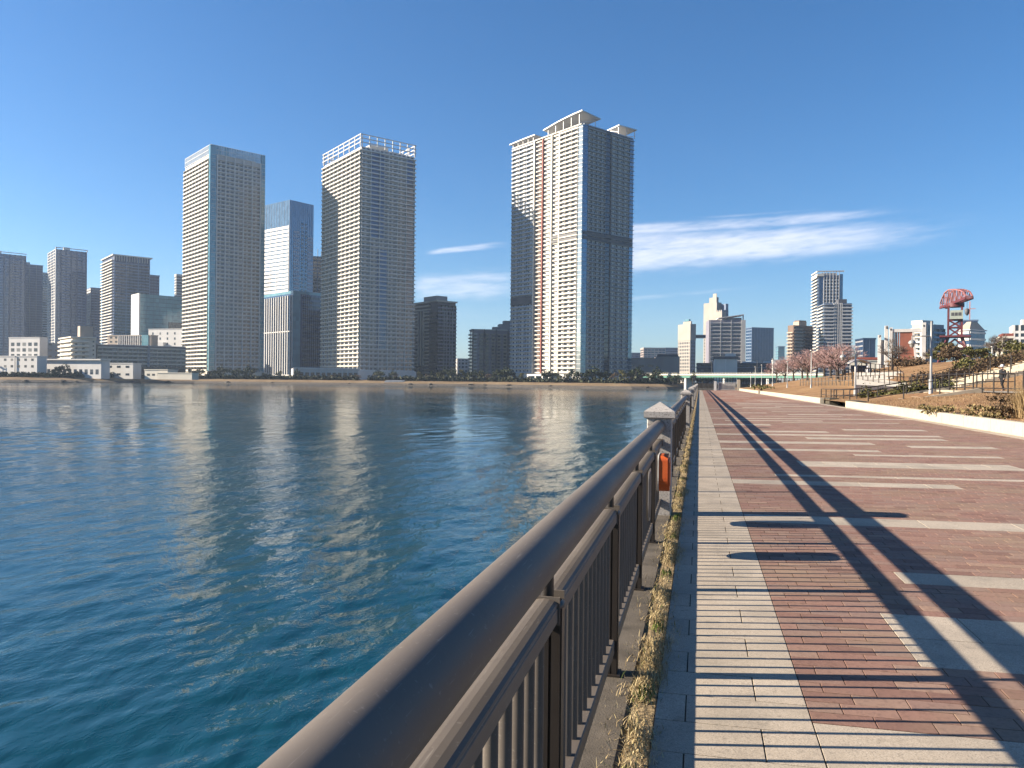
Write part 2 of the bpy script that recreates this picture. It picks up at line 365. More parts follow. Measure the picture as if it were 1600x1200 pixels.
# granite slabs: edge strip of two-slab courses, then the bands
slabs = []; y = 2.28 - 0.3*10; row = 0
while y < 148:
    j = -0.045 if row % 2 == 0 else 0.275
    slabs += [((-0.18+j)/2, y+0.15, j+0.18, 0.3), ((j+0.5)/2, y+0.15, 0.5-j, 0.3)]; y += 0.3; row += 1
for y0, y1, x0, x1 in BANDS:
    nrow = max(1, round((y1-y0)/0.45))
    for r in range(nrow):
        a, b = y0 + (y1-y0)*r/nrow, y0 + (y1-y0)*(r+1)/nrow; xe = min(x1, wall_x(y0)-0.42); x = x0; first = 0.45 if r % 2 else 0.9
        while x < xe - 0.01:
            l_ = min(first, xe-x); first = 0.9
            if xe-x-l_ < 0.15: l_ = xe-x
            slabs.append((x+l_/2, (a+b)/2, l_, b-a)); x += l_
y = -0.6
while y < 148:                                                    # gutter course beside the low wall
    w0 = wall_x(y); slabs.append((w0-0.21, y+0.3, 0.40, 0.6)); y += 0.6
lay('slab', slabs, GRAN, 0.0012, 0.05, 300, 0.006)
bricks = []; r = 0; y = 0.0
while y < BRICK_END:
    yc = y + 0.06; xe = wall_x(y) - 0.42; free = [(0.5, xe)]
    for y0, y1, x0, x1 in BANDS:
        if y0 - 0.01 < yc < y1 + 0.01:
            nf = []
            for a, b in free:
                if x1 <= a or x0 >= b: nf.append((a, b)); continue
                if x0 > a: nf.append((a, x0))
                if x1 < b: nf.append((x1, b))
            free = nf
    for a, b in free:
        x = math.floor(a/0.24)*0.24 - (0.12 if r % 2 else 0) + (0.05 if (r//2) % 3 == 0 else 0)
        while x < b:
            s, e = max(x, a), min(x+0.24, b)
            if s - a < 0.07: s = a
            if b - e < 0.07: e = b
            if e - a > 0.07 and b - s > 0.07: bricks.append(((s+e)/2, yc, e-s, 0.12))
            x += 0.24
    y += 0.12; r += 1
bricks = [q for q in bricks if q[1] > 1.8]
lay('brick', bricks, BRICK, 0.001, 0.04, 300, 0.005)

# quay edge: concrete coping, soil gap with dry grass, wall down to the water
t = NT('quay_concrete')
n = t.noise(3, 6, 0.65, vec=t.pos()); sp = t.noise(120, 3, 0.6, vec=t.pos()); st = t.noise(1.0, 4, vec=t.scaled(2.5, 2.5, 0.4))
c = t.mix(t.rng(n, 0.35, 0.7), (0.085,0.072,0.056), (0.20,0.17,0.135)); c = t.mix(t.rng(sp, 0.5, 0.75, 0, 0.7), c, (0.05,0.042,0.034)); c = t.mix(t.rng(st, 0.55, 0.8, 0, 0.4), c, (0.06,0.055,0.045))
t.set(color=c, rough=0.9, spec=0.25, normal=t.bump(t.math('ADD', t.math('MULTIPLY', n, 2.0), sp), 0.6, 0.006)); CONC = t.m
q = MB()
q.prism([(-0.78,-4.0),(-0.78,-0.02),(-0.76,0.0),(-0.312,0.0),(-0.305,-0.012),(-0.305,-0.3),(-0.305,-4.0)], 'y', -6.0, 150.0)
tag(q.build('quay_edge', CONC), kind='structure')
t = NT('dry_soil'); n = t.noise(25, 5, vec=t.pos()); t.set(color=t.mix(n, (0.20,0.145,0.085), (0.48,0.37,0.22)), rough=1.0, spec=0.1, normal=t.bump(n, 0.8, 0.02)); SOIL = t.m
q = MB(); q.box(-0.305, -6, -0.3, -0.1805, 150, -0.012); tag(q.build('soil_strip', SOIL), kind='structure')
t = NT('dry_grass_blades'); i = t.island()
c = t.ramp(i, [(0.0,(0.30,0.21,0.10)), (0.35,(0.50,0.38,0.20)), (0.7,(0.68,0.55,0.32)), (0.96,(0.60,0.50,0.26)), (0.98,(0.16,0.20,0.04)), (1.0,(0.18,0.24,0.05))])
t.set(color=c, rough=0.8, spec=0.2); DRY = t.m
t = NT('green_weed_blades'); i = t.island(); t.set(color=t.mix(i, (0.07,0.12,0.02), (0.20,0.26,0.05)), rough=0.7, spec=0.2); WEED = t.m
def blades(cx, cy, cz, L, wdt, lean, seed):
    """bent two-segment blades; arrays of bases, lengths, widths, lean"""
    g = np.random.default_rng(seed); n = len(cx); a = g.uniform(0, 2*np.pi, n); dx, dy = np.cos(a), np.sin(a); px_, py_ = -dy*wdt/2, dx*wdt/2
    b = np.stack([cx, cy, cz], 1); side = np.stack([px_, py_, np.zeros(n)], 1)
    hz = L*np.cos(lean); hr = L*np.sin(lean); mid = b + np.stack([dx*hr*0.4, dy*hr*0.4, hz*0.62], 1); tip = b + np.stack([dx*hr, dy*hr, hz], 1)
    return np.stack([b-side, b+side, mid+side*0.7, mid-side*0.7], 1), np.stack([mid-side*0.7, mid+side*0.7, tip], 1)
def blade_obj(name, cx, cy, cz, L, wdt, lean, seed, mat, parent=None):
    Q, T = blades(cx, cy, cz, L, wdt, lean, seed); n = len(Q); me = bpy.data.meshes.new(name)
    V = np.concatenate([Q, T[:, 2:3]], 1).reshape(-1,3)                # 5 verts a blade
    k = 5*np.arange(n)[:,None]; lo = np.concatenate([np.concatenate([k+0,k+1,k+2,k+3],1), np.concatenate([k+3,k+2,k+4],1)],1).reshape(-1)
    raw_mesh(me, V, lo, np.tile([4,3], n)); me.materials.append(mat); return link(name, me, parent)
n = 46000; yy = 1.2 + 60*rng.beta(0.75, 3.2, n); edge = 0.03*np.sin(yy*3.1) + 0.02*np.sin(yy*8.3)
xx = np.where(rng.random(n) < 0.84, rng.normal(-0.232, 0.040, n), rng.uniform(-0.38, -0.13, n)) + edge*0.8
dn = np.sin(yy*1.9)+np.sin(yy*4.7+1)+0.8*np.sin(yy*11.3+2); ok = rng.random(n) < np.clip(0.62+0.4*dn, 0.10, 1.0); xx, yy = xx[ok], yy[ok]; n = len(xx)
o = blade_obj('dry_grass', xx, yy, np.full(n, -0.015), rng.uniform(0.025, 0.075, n), rng.uniform(0.0025, 0.0055, n), rng.uniform(0.4, 1.45, n), 5, DRY)
tag(o, 'straw coloured dry grass growing in the gap beside the railing', 'grass', kind='stuff')
gx, gy = [], []
for y in (2.9, 3.72, 4.75, 6.1, 7.6, 8.55, 8.72, 10.4, 12.2, 14.0): 
    gx.append(rng.normal(-0.24, 0.022, 46)); gy.append(rng.normal(y, 0.05, 46))
gx = np.concatenate(gx); gy = np.concatenate(gy); n = len(gx)
tag(blade_obj('green_weeds', gx, gy, np.full(n,-0.01), rng.uniform(0.03,0.08,n), rng.uniform(0.004,0.007,n), rng.uniform(0.1,1.1,n), 6, WEED), 'small green weed tufts among the dry grass by the railing', 'weeds', kind='stuff')

# ------------------------------------------------------------------ railing
t = NT('brown_satin_paint', 1.0)
n = t.noise(6, 5, 0.6, vec=t.scaled(1, 0.25, 1)); sp = t.noise(90, 3, vec=t.pos()); du = t.noise(1.6, 4, vec=t.pos())
c = t.mix(t.rng(n, 0.35, 0.7), (0.098,0.083,0.070), (0.118,0.100,0.085)); c = t.mix(t.rng(sp, 0.64, 0.74, 0, 0.5), c, (0.22,0.195,0.17)); c = t.mix(t.rng(du, 0.45, 0.75, 0, 0.45), c, (0.155,0.135,0.115)); sc = t.noise(1.0, 2, 0.5, vec=t.scaled(160, 9, 160)); c = t.mix(t.rng(sc, 0.66, 0.74, 0, 0.45), c, (0.24,0.215,0.19)); c = t.mix(t.rng(t.noise(16, 5, 0.7, vec=t.pos()), 0.60, 0.72, 0, 0.35), c, (0.06,0.05,0.042))
t.set(color=c, rough=t.rng(n, 0.3, 0.7, 0.48, 0.60), spec=0.22, normal=t.bump(sp, 0.05, 0.001)); RAIL = t.m
t = NT('dark_brown_paint'); n = t.noise(9, 4, vec=t.pos()); t.set(color=t.mix(n, (0.024,0.019,0.016), (0.045,0.036,0.030)), rough=0.42, spec=0.45); RAILD = t.m
t = NT('speckled_granite')
sp = t.noise(95, 2, 0.7, vec=t.pos()); s2 = t.noise(60, 3, 0.6, vec=t.pos()); md = t.noise(3, 4, vec=t.pos())
c = t.mix(t.rng(sp, 0.45, 0.6), (0.44,0.40,0.37), (0.60,0.565,0.52)); c = t.mix(t.rng(s2, 0.54, 0.66, 0, 0.75), c, (0.12,0.11,0.105)); c = t.mix(t.rng(md, 0.5, 0.8, 0, 0.3), c, (0.34,0.30,0.25))
t.set(color=c, rough=0.7, spec=0.35, normal=t.bump(s2, 0.3, 0.003)); POSTG = t.m
RX, RZ, RR = -0.44, 1.003, 0.069
POST0, SPAN, NP = 8.93, 17.1, 10
def bar_mesh():
    m = MB(); m.tube([(0,0,0.175),(0,0,0.81)], 1.0, 12, cap=False); m.v = [(x*0.018, y*0.0115, z) for x, y, z in m.v]; return m.mesh('bar', RAIL)
BARM = bar_mesh()
def post_mesh():
    m = MB(); m.box(-0.050,-0.024,0.0,0.050,0.024,0.822)
    for s in (-1, 1):
        for x0, x1 in ((-0.046,-0.020),(-0.012,0.012),(0.020,0.046)): m.box(x0, s*0.024, 0.0, x1, s*0.034, 0.820)
    m.tube([(0,0,0.822),(0,0,0.834),(0,0,0.840)], [0.054,0.054,0.044], 24)
    m.tube([(0,0,0.835),(0,0,0.955)], 0.020, 12)
    m.box(-0.064,-0.05,-0.001,0.064,0.05,0.010)
    return m.mesh('post', RAILD)
POSTM = post_mesh()
def section(y0, nodes, label, joined):
    """nodes: post positions along the section, first and last are the granite posts"""
    R = empty('railing', (RX, y0, 0), 0, label, 'railing', 'railing sections along the quay')
    L = nodes[-1]; n = len(nodes) - 1
    m = MB(); m.tube([(0,0,RZ),(0,L,RZ)], RR, 48, cap=True)
    hr = m.build('handrail', RAIL, R)
    yj = 6.1 if y0 < 0 else 5.0
    while yj < L-1:
        MB().tube([(0,yj,RZ),(0,yj+0.004,RZ)], RR+0.0012, 40, cap=False).build('handrail_joint', RAILD, hr); yj += 5.1
    prof = [(-0.040,0.786),(0.040,0.786),(0.040,0.827),(0.0375,0.830),(0.0375,0.834),(0.040,0.837),(0.038,0.842),(0.030,0.848),(0.015,0.852),(0.0,0.8535),(-0.015,0.852),(-0.030,0.848),(-0.038,0.842),(-0.041,0.833)]
    prof2 = [(-0.035,0.120),(0.035,0.120),(0.035,0.180),(0.030,0.186),(-0.030,0.186),(-0.035,0.180)]
    allb = MB()
    for k in range(n):
        pa, pb = nodes[k], nodes[k+1]; pitch = pb - pa
        a, b = pa + (0.036 if k else 0.0), pb - (0.036 if k < n-1 else 0.0)
        m = MB(); m.prism(prof, 'y', a+0.004, b-0.004); lr = m.build('lower_rail', RAIL, R)
        for e in (a, b-0.006): MB().box(-0.046, e, 0.776, 0.046, e+0.006, 0.859).build('end_plate', RAIL, lr)
        m = MB(); m.prism(prof2, 'y', a, b); m.build('bottom_rail', RAIL, R)
        if k: po = link('post', POSTM, R); po.location = (0, pa, 0)
        nb_ = max(2, round(pitch/0.1285)) 
        for q in range(1, nb_):
            yb_ = pa + pitch*q/nb_
            if joined: allb.tube([(0,yb_,0.175),(0,yb_,0.81)], 0.0135, 6, cap=False)
            else: bo = link('bar', BARM, R); bo.location = (0, yb_, 0)
    if joined: allb.build('bar_row', RAIL, R, 'stuff')
y0_ = 7.29 - 1.67*6
section(y0_, [1.67*k for k in range(7)] + [POST0-0.135-y0_], 'brown metal railing nearest the camera, with thick tubular handrail', False)
words = ['first', 'second', 'third', 'fourth', 'fifth', 'sixth', 'seventh', 'eighth', 'ninth']
for k in range(8):
    section(POST0+SPAN*k+0.135, [(SPAN-0.27)*q/NP for q in range(NP+1)], 'brown metal railing section between the %s and %s granite posts' % (words[k], words[k+1]), k >= 2)
def granite_post(y, label):
    R = empty('granite_post', (RX+0.005, y, 0), 0, label, 'post', 'granite posts along the railing')
    m = MB(); s = 0.137; c = 0.012
    ol = [(-s+c,-s),(s-c,-s),(s,-s+c),(s,s-c),(s-c,s),(-s+c,s),(-s,s-c),(-s,-s+c)]
    m.prism(ol, 'z', -0.01, 1.09); m.build('shaft', POSTG, R)
    m = MB(); s = 0.172; c = 0.012
    lo = [(-s+c,-s+c,1.088),(s-c,-s+c,1.088),(s-c,s-c,1.088),(-s+c,s-c,1.088)]; l2 = [(-s,-s,1.10),(s,-s,1.10),(s,s,1.10),(-s,s,1.10)]; l3 = [(-s,-s,1.165),(s,-s,1.165),(s,s,1.165),(-s,s,1.165)]
    l4 = [(-s+c,-s+c,1.177),(s-c,-s+c,1.177),(s-c,s-c,1.177),(-s+c,s-c,1.177)]; vs_ = lo+l2+l3+l4+[(0,0,1.275)]; fs_ = [(3,2,1,0)]
    for q in range(3):
        for i in range(4): fs_.append((4*q+i, 4*q+(i+1)%4, 4*q+4+(i+1)%4, 4*q+4+i))
    fs_ += [(12+i, 12+(i+1)%4, 16) for i in range(4)]
    m.poly(vs_, fs_); m.build('cap', POSTG, R)
    return R
for k in range(9):
    granite_post(POST0+SPAN*k, 'grey granite post with pyramid cap behind the orange lifebuoy case' if k == 0 else '%s granite post of the railing counted from the camera' % words[k])
# orange lifebuoy case and notice plate
t = NT('orange_plastic'); n = t.noise(12, 4, vec=t.pos()); t.set(color=t.mix(n, (0.62,0.10,0.022), (0.80,0.17,0.04)), rough=0.45, spec=0.5, normal=t.bump(t.noise(40, 3, vec=t.scaled(3,3,0.1)), 0.12, 0.003)); ORANGE = t.m
WHITE = paint('white_paint', (0.78,0.77,0.74), 0.5, 0.05, 2.0)
R = empty('lifebuoy_case', (RX+0.085, 8.30, 0.35), 0, 'orange plastic lifebuoy case on the railing before the granite post', 'case')
def stadium(w, h, rt, rb_, n=8):
    pts = []
    for cx, cz, r_, a0 in ((w/2-rb_, rb_, rb_, -90), (w/2-rt, h-rt, rt, 0), (-w/2+rt, h-rt, rt, 90), (-w/2+rb_, rb_, rb_, 180)):
        for k in range(n+1): a = rad(a0 + 90*k/n); pts.append((cx + r_*math.cos(a), cz + r_*math.sin(a)))
    return pts
m = MB(); m.prism(stadium(0.40, 0.38, 0.05, 0.15), 'x', -0.05, 0.045); m.prism(stadium(0.36, 0.34, 0.05, 0.13), 'x', 0.045, 0.060); b0 = m.build('shell', ORANGE, R)
m = MB(); m.prism(stadium(0.415, 0.395, 0.055, 0.16), 'x', -0.058, -0.046); o = m.build('back_plate', WHITE, R); o.location.z = -0.008
m = MB(); m.prism([(a*0.75, b*0.75+0.05) for a, b in stadium(0.36, 0.34, 0.05, 0.13)], 'x', 0.060, 0.066); m.build('front_panel', ORANGE, R)
m = MB(); m.box(-0.1,-0.02,0.10,-0.05,0.02,0.14).box(-0.1,-0.02,0.26,-0.05,0.02,0.30); m.build('bracket', RAILD, R)
PLATE = paint('grey_plate', (0.42,0.40,0.38), 0.35, 0.08, 5, metal=0.4)
R = empty('notice_plate', (RX+0.03, 6.75, 0.30), 0, 'pale oval plate fixed to the railing bars before the orange case', 'plate')
m = MB(); m.prism(stadium(0.34, 0.44, 0.08, 0.15), 'x', -0.004, 0.004); m.build('plate', PLATE, R)
m = MB(); m.prism(stadium(0.29, 0.39, 0.07, 0.13), 'x', 0.004, 0.007); o = m.build('face', RAIL, R); o.location.z = 0.025
# ------------------------------------------------------------------ far shore
GL = 0.8
def uray(x, y): r = ray(x, y); return Vector((r.dot(RGT), r.dot(FWD)))
def UD(u, d, z=0.0): p = RGT*u + FWD*d; return Vector((p.x, p.y, z))
t = NT('shore_sand'); n = t.noise(0.12, 5, vec=t.scaled(1, 1, 4)); n2 = t.noise(1.3, 5, vec=t.pos()); c = t.mix(t.rng(n, 0.35, 0.65), (0.24,0.165,0.095), (0.34,0.25,0.15)); c = t.mix(t.rng(n2, 0.5, 0.75, 0, 0.6), c, (0.11,0.085,0.055)); t.set(color=c, rough=0.95, spec=0.1); SAND = t.m
t = NT('shore_rubble'); n = t.noise(0.9, 6, 0.7, vec=t.pos()); c = t.mix(t.rng(n, 0.35, 0.7), (0.05,0.042,0.034), (0.20,0.165,0.125)); t.set(color=c, rough=0.9, normal=t.bump(n, 1.0, 0.6)); RUBBLE = t.m
t = NT('far_ground'); n = t.noise(0.05, 5, vec=t.pos()); t.set(color=t.mix(n, (0.085,0.083,0.075), (0.13,0.125,0.11)), rough=0.95, spec=0.1); GROUND = t.m
# shoreline in metres right of and along the view axis
SH = [(-900,470),(-301,452),(-216,519),(-110,510),(-17,505),(70,446),(92,452),(125,520),(160,640),(420,690),(900,700),(2500,900)]
def shore_ring(off, z): return [UD(u, d+off, z) for u, d in SH]
def strip(name, rings, mat):
    m = MB(); k = len(rings[0]); vs_ = [p for r_ in rings for p in r_]
    m.poly(vs_, [(a*k+i, a*k+i+1, (a+1)*k+i+1, (a+1)*k+i) for a in range(len(rings)-1) for i in range(k-1)]); return tag(m.build(name, mat), kind='structure')
strip('rubble_bank', [shore_ring(0, -3.5), shore_ring(1.2, -2.5), shore_ring(6, -1.25)], RUBBLE)
strip('sand_bank', [shore_ring(5.6, -1.33), shore_ring(16, -0.1), shore_ring(24, 0.3), shore_ring(30, GL)], SAND)
m = MB(); r0 = shore_ring(29.5, GL-0.01); m.poly(r0 + [UD(3500, 6000, GL), UD(-3500, 6000, GL)], [list(range(len(r0)+2))]); tag(m.build('far_ground', GROUND), kind='structure')

# ------------------------------------------------------------------ building kit
class BD:
    """a building: local x runs along its right-hand face, y along its left-hand face, origin at the near corner on the ground"""
    def __init__(s, name, label, cat, xl, xc, xr, yt, d, ang, group=None, L=None, Wd=None, gl=GL, fixed=False):
        s.p = at(xc, yt, d); a = rad(ang); u0, d0 = s.p.dot(RGT), s.p.dot(FWD)
        if L and not Wd and not fixed:                                            # depth known: turn the block until its far left corner falls in column xl
            k = uray(xl, yt); k = k.x/k.y; a = math.asin(max(-0.95, min(0.95, (u0-k*d0)/L/math.sqrt(1+k*k)))) - math.atan(k)
        k = uray(xr, yt); k = k.x/k.y; s.W = Wd or (k*d0-u0)/(math.cos(a)-k*math.sin(a))
        k = uray(xl, yt); k = k.x/k.y; den = (-math.sin(a)-k*math.cos(a)); s.L = L or min(max((k*d0-u0)/den, 6), 90)
        s.H = s.p.z - gl; s.E = empty(name, (s.p.x, s.p.y, gl), YAW + a, label, cat, group); s.m = {}
    def part(s, name, mat):
        if (name, mat.name) not in s.m: s.m[(name, mat.name)] = (MB(), mat)
        return s.m[(name, mat.name)][0]
    def fbox(s, mb, side, s0, s1, n0, n1, z0, z1):
        """box on a face: s along the face from the near corner, n outwards"""
        if side == 'R': mb.box(s0, -n1, z0, s1, -n0, z1)
        elif side == 'L': mb.box(-n1, s0, z0, -n0, s1, z1)
        elif side == 'r': mb.box(s.W+n0, s0, z0, s.W+n1, s1, z1)      # far end of the right face
        else: mb.box(s0, s.L+n0, z0, s1, s.L+n1, z1)
    def core(s, mat, name='wall', z0=-1.0, z1=None, x0=0, y0=0, x1=None, y1=None):
        s.part(name, mat).box(x0, y0, z0, s.W if x1 is None else x1, s.L if y1 is None else y1, s.H if z1 is None else z1)
    def width(s, side): return s.W if side in 'Rb' else s.L
    def bands(s, side, mat, fh, hs, n0, n1, z0, z1, s0=0, s1=None, name='spandrel', off=0.0):
        mb = s.part(name, mat); z = z0; s1 = s.width(side) if s1 is None else s1
        while z + hs + off <= z1 + 0.01: s.fbox(mb, side, s0, s1, n0, n1, z+off, z+off+hs); z += fh
    def piers(s, side, mat, bw, pw, n0, n1, z0, z1, s0=0, s1=None, name='pier', ends=True):
        mb = s.part(name, mat); s1 = s.width(side) if s1 is None else s1; k = max(1, round((s1-s0)/bw))
        for i in range(0 if ends else 1, k+1 if ends else k):
            c = s0 + (s1-s0)*i/k; c = min(max(c, s0+pw/2), s1-pw/2); s.fbox(mb, side, c-pw/2, c+pw/2, n0, n1, z0, z1)
    def panes(s, side, mat, fh, bw, pw, ph, sill, n, z0, z1, s0=0, s1=None, per=2, name='window_pane'):
        mb = s.part(name, mat); s1 = s.width(side) if s1 is None else s1; k = max(1, round((s1-s0)/bw)); b = (s1-s0)/k; z = z0
        while z + sill + ph <= z1 + 0.01:
            for i in range(k):
                for j in range(per):
                    c = s0 + b*(i + (j+0.5)/per); s.fbox(mb, side, c-pw/2, c+pw/2, 0.0, n, z+sill, z+sill+ph)
            z += fh
    def balconies(s, side, slab, para, fh, z0, z1, s0=0, s1=None, out=1.4, bw=6.0, pane=None, fin=None, ph=1.05, over=0.0, per=2, pw=1.7, sth=0.22):
        s1 = s.width(side) if s1 is None else s1
        s.bands(side, slab, fh, sth, 0.0, out, z0, z1, s0-over, s1+over, 'balcony_slab')
        if para: s.bands(side, para, fh, ph-sth, out-0.1, out, z0, z1, s0-over, s1+over, 'balcony_parapet', off=sth)
        if pane: s.panes(side, pane, fh, bw, pw, 2.0, sth+0.15, 0.03, z0, z1, s0, s1, per)
        if fin:
            mb = s.part('balcony_divider', fin); k = max(1, round((s1-s0)/bw)); z = z0
            while z + fh <= z1 + 0.01:
                for i in range(k+1):
                    c = s0+(s1-s0)*i/k; c = min(max(c, s0+0.1), s1-0.1); s.fbox(mb, side, c-0.09, c+0.09, 0.0, out-0.12, z+sth, z+fh)
                z += fh
    def done(s):
        big = {'wall','podium','penthouse','roof','glass_wall','crown_glass','annex','core','roof_canopy','parapet_wall','end_wall','stair_tower','tower_block','lower_block'}
        for (name, _), (mb, mat) in s.m.items(): mb.build(name, mat, s.E, None if name in big and len(mb.bx) <= 1 and not mb.f else 'stuff')
        return s.E

CREAM = paint('cream_render', (0.74,0.67,0.55), 0.7, 0.06, 0.08); CREAM2 = paint('warm_white_render', (0.80,0.735,0.615), 0.65, 0.06, 0.08)
BEIGE = paint('beige_wall', (0.42,0.36,0.28), 0.75, 0.12, 0.1); SHADEW = paint('shade_lift_render', (0.78,0.78,0.76), 0.7, 0.05, 0.08); SHADEG = paint('shade_lift_wall', (0.60,0.60,0.59), 0.72, 0.08, 0.08); STONE = paint('pale_stone', (0.44,0.40,0.35), 0.75, 0.08, 0.06); GREIGE = paint('greige_wall', (0.58,0.55,0.50), 0.75, 0.1, 0.08); GREYW = paint('grey_wall', (0.36,0.36,0.37), 0.7, 0.1, 0.06); DGREY = paint('dark_grey_wall', (0.11,0.11,0.12), 0.6, 0.15, 0.06)  # cool white and grey: cream lifted and cooled in colour for shaded faces
PALE = paint('pale_concrete', (0.74,0.715,0.67), 0.75, 0.08, 0.08); WHT = paint('white_wall', (0.76,0.74,0.71), 0.7, 0.06, 0.06); TANW = paint('tan_wall', (0.52,0.42,0.33), 0.75, 0.1, 0.08)
BRNW = paint('brown_tile', (0.20,0.125,0.085), 0.65, 0.12, 0.08); PINKW = paint('pinkish_wall', (0.55,0.44,0.38), 0.75, 0.08, 0.06); REDB = paint('brick_red_wall', (0.30,0.075,0.045), 0.7, 0.15, 0.1)
BLUEW = paint('blue_grey_panel', (0.13,0.19,0.30), 0.5, 0.1, 0.06); LBLUE = paint('light_blue_panel', (0.34,0.43,0.56), 0.5, 0.08, 0.06); MAUVE = paint('mauve_grey_panel', (0.30,0.28,0.33), 0.55, 0.1, 0.05)
TBL = paint('tower_blue_panel', (0.14,0.22,0.38), 0.45, 0.08, 0.05); TBD = paint('tower_navy_panel', (0.035,0.065,0.15), 0.4, 0.1, 0.05); PANE = glass('dark_pane', (0.035,0.045,0.06), share=0.10); PANEB = glass('blue_pane', (0.05,0.075,0.11), share=0.05)
TEAL = curtain('teal_glass', (0.15,0.33,0.39), metal=0.1); BLUEG = curtain('blue_glass', (0.03,0.08,0.18), metal=0.3); DARKG = curtain('dark_glass', (0.02,0.035,0.055), metal=0.2); SKYG = curtain('sky_glass', (0.14,0.25,0.34), metal=0.6)
PALEG = curtain('pale_glass', (0.48,0.54,0.54), metal=0.5); STEEL = paint('white_steel', (0.72,0.71,0.70), 0.45, 0.04, 0.3, metal=0.1)

# --- twin-lobed cream tower with glass corners and glazed crown
FH = 3.35
b = BD('apartment_tower', 'cream balcony tower with green glass corners and a glazed crown', 'tower', 290, 330, 414, 225, 630, 42)
zt = b.H - 8.0; z0 = 6.0; W_, L_ = b.W, b.L
b.core(SHADEG, z1=zt); b.core(CREAM2, 'podium', z1=5.5, x0=-2.5, y0=-2.5, x1=W_+2, y1=L_+2)
g0, g1 = W_*0.095, W_*0.92
b.balconies('R', SHADEW, None, FH, z0, zt-FH, g0, g1, 1.1, (g1-g0)/5.0, PANE, SHADEW, per=2, pw=2.5, sth=0.45)
b.bands('R', SHADEW, FH, 0.45, 0.95, 1.05, z0, zt-FH, g0, g1, 'balcony_parapet', off=0.45)
b.piers('R', SHADEW, (g1-g0)/5.0, 0.9, 0.9, 1.25, z0, zt, g0, g1)
gl_ = b.part('corner_glass', TEAL)
b.fbox(gl_, 'R', 0, g0-0.3, 0, 1.0, z0, b.H-0.6); b.fbox(gl_, 'L', -1.0, 2.2, 0, 1.0, z0, b.H-0.6); b.fbox(gl_, 'R', g1+0.3, W_, 0, 1.0, z0, b.H-0.6)
b.bands('R', PALE, FH, 0.25, 1.0, 1.15, z0, zt, 0, g0-0.3, 'glass_band'); b.bands('R', PALE, FH, 0.2, 1.0, 1.1, z0, zt, g1+0.3, W_, 'glass_band')
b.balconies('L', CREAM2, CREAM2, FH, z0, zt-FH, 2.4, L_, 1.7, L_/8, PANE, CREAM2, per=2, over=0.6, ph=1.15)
b.core(PALE, 'penthouse', z0=zt, z1=b.H-1.5, x0=6, y0=6, x1=W_-6, y1=L_-6)
cg = b.part('crown_glass', PALEG); k = 22
for i in range(k):
    a_ = W_*i/k; cgm = cg if rb.random() < 0.85 else b.part('crown_glass', TEAL)
    for r_ in range(2): b.fbox(cgm, 'R', a_+0.25, a_+W_/k-0.1, 0.3, 0.4, zt+0.6+r_*3.7, zt+3.9+r_*3.7)
for i in range(14): 
    a_ = L_*i/14
    for r_ in range(2): b.fbox(cg, 'L', a_+0.2, a_+L_/14-0.2, 0.3, 0.4, zt+0.6+r_*3.7, zt+3.9+r_*3.7)
fr = b.part('crown_frame', STEEL)
for sd_ in 'RL':
    w_ = b.width(sd_)
    for z in (zt+0.2, zt+4.1, b.H-0.3): b.fbox(fr, sd_, 0, w_, 0.1, 0.55, z-0.15, z+0.15)
    b.piers(sd_, STEEL, w_/22, 0.2, 0.1, 0.5, zt, b.H, name='crown_frame')
b.done()

# --- rounded balcony tower with open lattice crown
b = BD('apartment_tower', 'cream balcony tower with an open white lattice crown, middle of the three tallest', 'tower', 507, 565, 648, 209, 595, 37)
zt = b.H - 9.6; z0 = 7.0; W_, L_ = b.W, b.L
b.core(SHADEG, z1=zt); b.core(WHT, 'podium', z1=7.0, x0=-2, y0=-2, x1=W_+2.5, y1=L_+4)
b.balconies('R', SHADEW, None, FH, z0, zt, 0, W_, 1.5, W_/6, PANE, SHADEG, over=1.4, per=2, pw=2.2)
for s0, s1 in ((0.0,0.10),(0.60,0.80)): b.bands('R', SHADEW, FH, 0.85, 1.4, 1.5, z0, zt, W_*s0, W_*s1, 'balcony_parapet', off=0.22)
for s0, s1 in ((0.10,0.60),(0.80,1.02)): b.bands('R', SHADEW, FH, 0.7, 1.35, 1.45, z0, zt, W_*s0, W_*s1, 'balcony_rail', off=0.22)
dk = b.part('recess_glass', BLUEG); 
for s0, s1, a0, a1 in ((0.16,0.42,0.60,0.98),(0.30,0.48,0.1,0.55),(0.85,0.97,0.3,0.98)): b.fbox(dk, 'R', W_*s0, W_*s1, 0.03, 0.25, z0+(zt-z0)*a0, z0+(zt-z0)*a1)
b.piers('R', SHADEW, W_/6, 0.5, 0.9, 1.42, z0, zt, ends=False)
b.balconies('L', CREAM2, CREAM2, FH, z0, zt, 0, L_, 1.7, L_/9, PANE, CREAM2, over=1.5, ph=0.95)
b.core(PALE, 'penthouse', z0=zt, z1=zt+4.5, x0=10, y0=5, x1=W_*0.55, y1=L_*0.7); b.part('plant_room', WHT).box(W_*0.62, 8, zt, W_*0.9, L_*0.6, zt+3.2)
fr = b.part('crown_frame', WHT)
for sd_ in 'RLrb':
    w_ = b.width(sd_)
    for z in (zt+3.2, zt+6.3, b.H-0.3): b.fbox(fr, sd_, -1.2, w_+1.2, 0.5, 1.1, z-0.35, z+0.3)
    b.piers(sd_, WHT, w_/7, 0.7, 0.4, 1.0, zt, b.H, name='crown_frame')
b.done()
E_ = b.E
